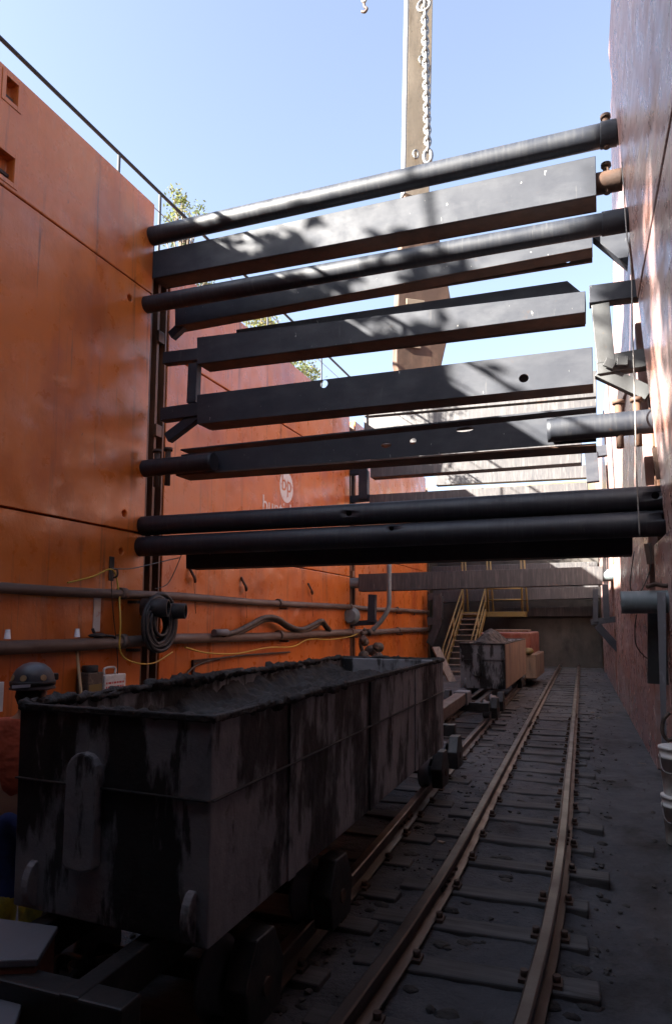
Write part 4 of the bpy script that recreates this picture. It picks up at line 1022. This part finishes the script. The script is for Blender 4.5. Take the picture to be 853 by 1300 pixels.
for s in (-1, 1): m = MB(); m.blob(Vector(W(.083 * s, .035, 1.60)), (.014, .024, .034), 2, .05); m.build('ear', 'skin', wk, smooth=True)
fy = .125
for s in (-1, 1): m = MB(); m.blob(Vector(W(.032 * s, fy - .01, 1.635)), (.014, .010, .010), 2, .0); m.build('eye', 'white', wk, smooth=True)
m = MB(); m.blob(Vector(W(0, fy + .005, 1.60)), (.014, .02, .026), 2, .0); m.build('nose', 'skin', wk, smooth=True)
m = MB(); m.blob(Vector(W(0, fy - .008, 1.56)), (.026, .010, .007), 2, .0); m.build('mouth', 'redpaint', wk, smooth=True)
# white board beside him
m = MB(); p = atX(2, 885, -4.6); m.box((p.x - .02, p.y - .35, p.z - .12), (p.x, p.y + .02, p.z + .12)); m.box((p.x - .02, p.y - .2, .0), (p.x - .0, p.y - .14, p.z - .121))
single(m, 'white_sign_board', 'paper', 'plain white board on a stake beside the worker at the left frame edge', 'sign', bevel=.003)

# ------------------------------------------------------------------ near left foreground
fz = .72
r = thing('equipment_box', 'pale steel-topped box at the bottom left in front of the near muck car', 'equipment box', (-2.2, 1.8, 0))
A = [atZ(u, v, fz) for u, v in ((-60, 1158), (74, 1176), (48, 1218), (-60, 1222))]
m = MB(); m.prism([Vector((p.x, p.y, fz - .03)) for p in A], (0, 0, .03)); m.build('top_plate', 'palesteel', r, bevel=.006)
m = MB(); q = [Vector((p.x, p.y, .0)) for p in A]; cc = sum(q, Vector()) / 4; m.prism([cc + (p - cc) * .96 for p in q], (0, 0, fz - .032)); m.build('case', 'redpaint', r, bevel=.01)
r = thing('steel_step', 'pale steel step at the bottom left corner below the equipment box', 'step', (-1.9, 1.3, 0))
fz2 = .60
A = [atZ(u, v, fz2) for u, v in ((-60, 1224), (46, 1222), (16, 1310), (-60, 1330))]
m = MB(); m.prism([Vector((p.x, p.y, fz2 - .03)) for p in A], (0, 0, .03)); m.build('top_plate', 'palesteel', r, bevel=.006)
m = MB(); q = [Vector((p.x, p.y, .0)) for p in A]; cc = sum(q, Vector()) / 4; m.prism([cc + (p - cc) * .95 for p in q], (0, 0, fz2 - .032)); m.build('case', 'redpaint', r, bevel=.01)
rr = random.Random(21)
r = thing('hose_tangle', 'tangle of dark hoses and shiny couplings beside the pale steel step', 'hoses', atZ(110, 1250, .3))
for k in range(6):
    P = [atZ(60 + rr.uniform(-5, 95), 1215 + rr.uniform(0, 75), .35 + rr.uniform(-.05, .12)) for _ in range(5)]
    m = MB(); m.tube(smoothpath(P), .018, 8); m.build('hose', 'rubber', r)
for u, v in ((122, 1222), (140, 1236), (143, 1258), (168, 1240), (95, 1240)):
    c = atZ(u, v, .42); m = MB(); m.tube([c, c + Vector((rr.uniform(-.07, .07), .05, rr.uniform(-.03, .03)))], .022, 12); m.build('coupling', 'chain', r)

# ------------------------------------------------------------------ loose stones and lumps
m = MB(); rr = random.Random(5)
for k in range(1500):
    y = 2.2 + 27 * rr.random() ** 1.8; x = rr.choice((rr.uniform(-1.9, .5), rr.uniform(-1.9, -1.1), rr.uniform(-.45, .0), rr.uniform(-3.6, .55), rr.gauss(-1.55, .15)))
    if x > RXb(y) - .04: continue
    s_ = rr.choice((.005, .007, .009, .012, .02)) * rr.uniform(.7, 1.5)
    m.blob((x, y, fl_h(x, y) + s_ * .35), (s_, s_ * rr.uniform(.7, 1.4), s_ * .7), 1, .3)
tag(m.build('loose_stones', 'stone'), kind='stuff')
m = MB()
for k in range(260):
    y = 2.4 + 24 * rr.random() ** 1.7; x = rr.choice((rr.uniform(-1.1, -.5), rr.gauss(-1.55, .2), rr.gauss(-.2, .1), rr.uniform(-2.4, .5)))
    if x > RXb(y) - .08: continue
    c = rr.uniform(.012, .05); m.blob((x, y, fl_h(x, y) - c * .1), (c * rr.uniform(.8, 1.8), c * rr.uniform(.8, 1.5), c * .45), 2, .16)
tag(m.build('dirt_clods', 'muck', smooth=True), kind='stuff')
m = MB()
for (u, v, w) in ((560, 1070, .03), (520, 940, .06), (760, 912, .05), (775, 905, .05), (752, 905, .04), (742, 915, .04), (815, 970, .05)):
    c = atZ(u, v, .03); m.box(c + Vector((-w, -w * .6, 0)), c + Vector((w, w * .6, .01)), Matrix.Rotation(rr.uniform(-.6, .6), 3, 'Z') @ Matrix.Rotation(rr.uniform(-.3, .3), 3, 'X'))
tag(m.build('litter_scraps', 'timber'), kind='stuff')

# ------------------------------------------------------------------ trees outside the pit
def tree(label, x, y, h, rad, nleaf, lm, leaf=.09, seedv=0, clumps=26, low=.35, tr=1.):
    rr = random.Random(seedv); z0 = GZ
    r = thing('tree', label, 'tree', (x, y, z0), 'trees outside the pit')
    m = MB(); ends = []
    m.tube([(x, y, z0 - .1), (x + .1, y, z0 + h * .3), (x + rr.uniform(-.3, .3), y + rr.uniform(-.3, .3), z0 + h * .8)], [.04 * h * .6 * tr, .03 * h * .6 * tr, .01 * h * tr], 9)
    for k in range(clumps):
        a = rr.uniform(0, 2 * PI); t = rr.uniform(low, 1.); e = rad * math.sqrt(rr.random()) * (1 - .5 * max(0, t - .6) / .4)
        c = Vector((x + e * math.cos(a), y + e * math.sin(a), z0 + h * t)); ends.append((c, rad * rr.uniform(.16, .34)))
        b0 = Vector((x + .05, y, z0 + h * t * (.55 if tr == 1 else .9))); q = tr if tr == 1 else .25; m.tube([b0, b0.lerp(c, .55) + Vector((0, 0, .03 * h * q)), c], [.006 * h * q, .004 * h * q, .0015 * h * q], 5)
    m.build('trunk', 'bark', r)
    m = MB()
    for k in range(nleaf):
        c, s = rr.choice(ends); d = Vector((rr.gauss(0, 1), rr.gauss(0, 1), rr.gauss(0, .8))) * s * .6
        p = c + d; u = Vector((rr.uniform(-1, 1), rr.uniform(-1, 1), rr.uniform(-1, 1))).normalized(); w = u.orthogonal().normalized()
        L = leaf * rr.uniform(.6, 1.4)
        m.face([p - u * L, p + w * L * .45, p + u * L, p - w * L * .45])
    m.build('crown', lm, r)
def treetop(u, v, X): return atX(u, v, X)
for u, v, X, rad, nl, lm, lf, lab in ((236, 246, -10.5, .8, 1500, 'leaf_pale', .05, 'pale thin-leaved tree peeping over the guard rail at the left wall corner'),
        (335, 395, -11.0, 1.1, 2200, 'leaf_pale', .06, 'green bushy tree beyond the left wall, seen between the dark beams'),
        (375, 452, -11.5, 1.3, 2800, 'leaf_pale', .065, 'small leafy tree farther along beyond the left wall')):
    p = treetop(u, v, X); tree(lab, p.x, p.y, p.z - GZ, rad, nl, lm, lf, int(u), low=.5, clumps=30)
for k, (x, y, hh, rd, nl, lab) in enumerate(((-14.5, -3.6, 6.3, 2.2, 1900, 'open-crowned tree nearest the photographer on the left bank'), (-14.6, -8.4, 12.6, 2.6, 10000, 'tall full-crowned tree on the left bank just behind the photographer'), (-15.5, -10.5, 12., 4.0, 9000, 'tallest open-crowned tree on the left bank behind the photographer'), (-14., .9, 7.6, 2.4, 1900, 'slim open-crowned tree on the left bank beside the near bay'))):
    tree(lab, x, y, hh, rd, nl, 'leaf', .17, 30 + k, clumps=26 if nl < 5000 else 60, low=.3)
tree('very tall bare-trunked tree added on the left bank to shade the raised panel', -15.5, -2.1, 18.5, 1.9, 8000, 'leaf', .17, 55, clumps=46, low=.745, tr=.22)  # added out of view; its high crown shades the raised panel
tree('tall slender tree added on the left bank to shade the near right wall', -14.8, -5.2, 13.2, 1.55, 6500, 'leaf', .17, 57, clumps=46, low=.74, tr=.4)  # added out of view to keep sun off the upper right wall
for k, (x, lab) in enumerate(((-7, 'dense tree added behind the pit to block sky, at its left corner'), (-2, 'dense tree added straight behind the pit to block sky'), (3, 'dense tree added behind the pit to block sky, right of its middle'), (8, 'dense tree added behind the pit to block sky, at its right corner'))):
    tree(lab, x, -15 - (k % 2), 12 + k % 3, 3.2, 7000, 'leaf', .22, 70 + k, clumps=70, low=.12)  # unseen row, added to block low sky light from behind

# ------------------------------------------------------------------ light
SUN = Vector((-1, -.9, .76)).normalized()       # towards the sun
el = math.asin(SUN.z); az = math.atan2(SUN.x, SUN.y)
w = bpy.data.worlds.new('World'); S.world = w; w.use_nodes = True
n, l = w.node_tree.nodes, w.node_tree.links
sky = n.new('ShaderNodeTexSky'); sky.sky_type = 'NISHITA'; sky.sun_disc = False
sky.sun_elevation = el; sky.sun_rotation = az; sky.air_density = 1.0; sky.dust_density = 3.0; sky.ozone_density = 4.5
hs = n.new('ShaderNodeHueSaturation'); hs.inputs['Saturation'].default_value = .72; hs.inputs['Value'].default_value = .64; l.new(sky.outputs[0], hs.inputs['Color']); l.new(hs.outputs[0], n['Background'].inputs[0]); n['Background'].inputs[1].default_value = .072
sl = bpy.data.lights.new('sun', 'SUN'); sl.energy = 5.0; sl.angle = math.radians(.5); sl.color = (1, .94, .84)
so = bpy.data.objects.new('sun', sl); col.objects.link(so); so.rotation_euler = SUN.to_track_quat('Z', 'Y').to_euler(); so.location = (-20, -18, 30)
S.view_settings.view_transform = 'Standard'; S.view_settings.look = 'None'; S.view_settings.gamma = 1
S.view_settings.exposure = 3.4
S.render.engine = 'CYCLES'
S.cycles.max_bounces = 8; S.cycles.diffuse_bounces = 4
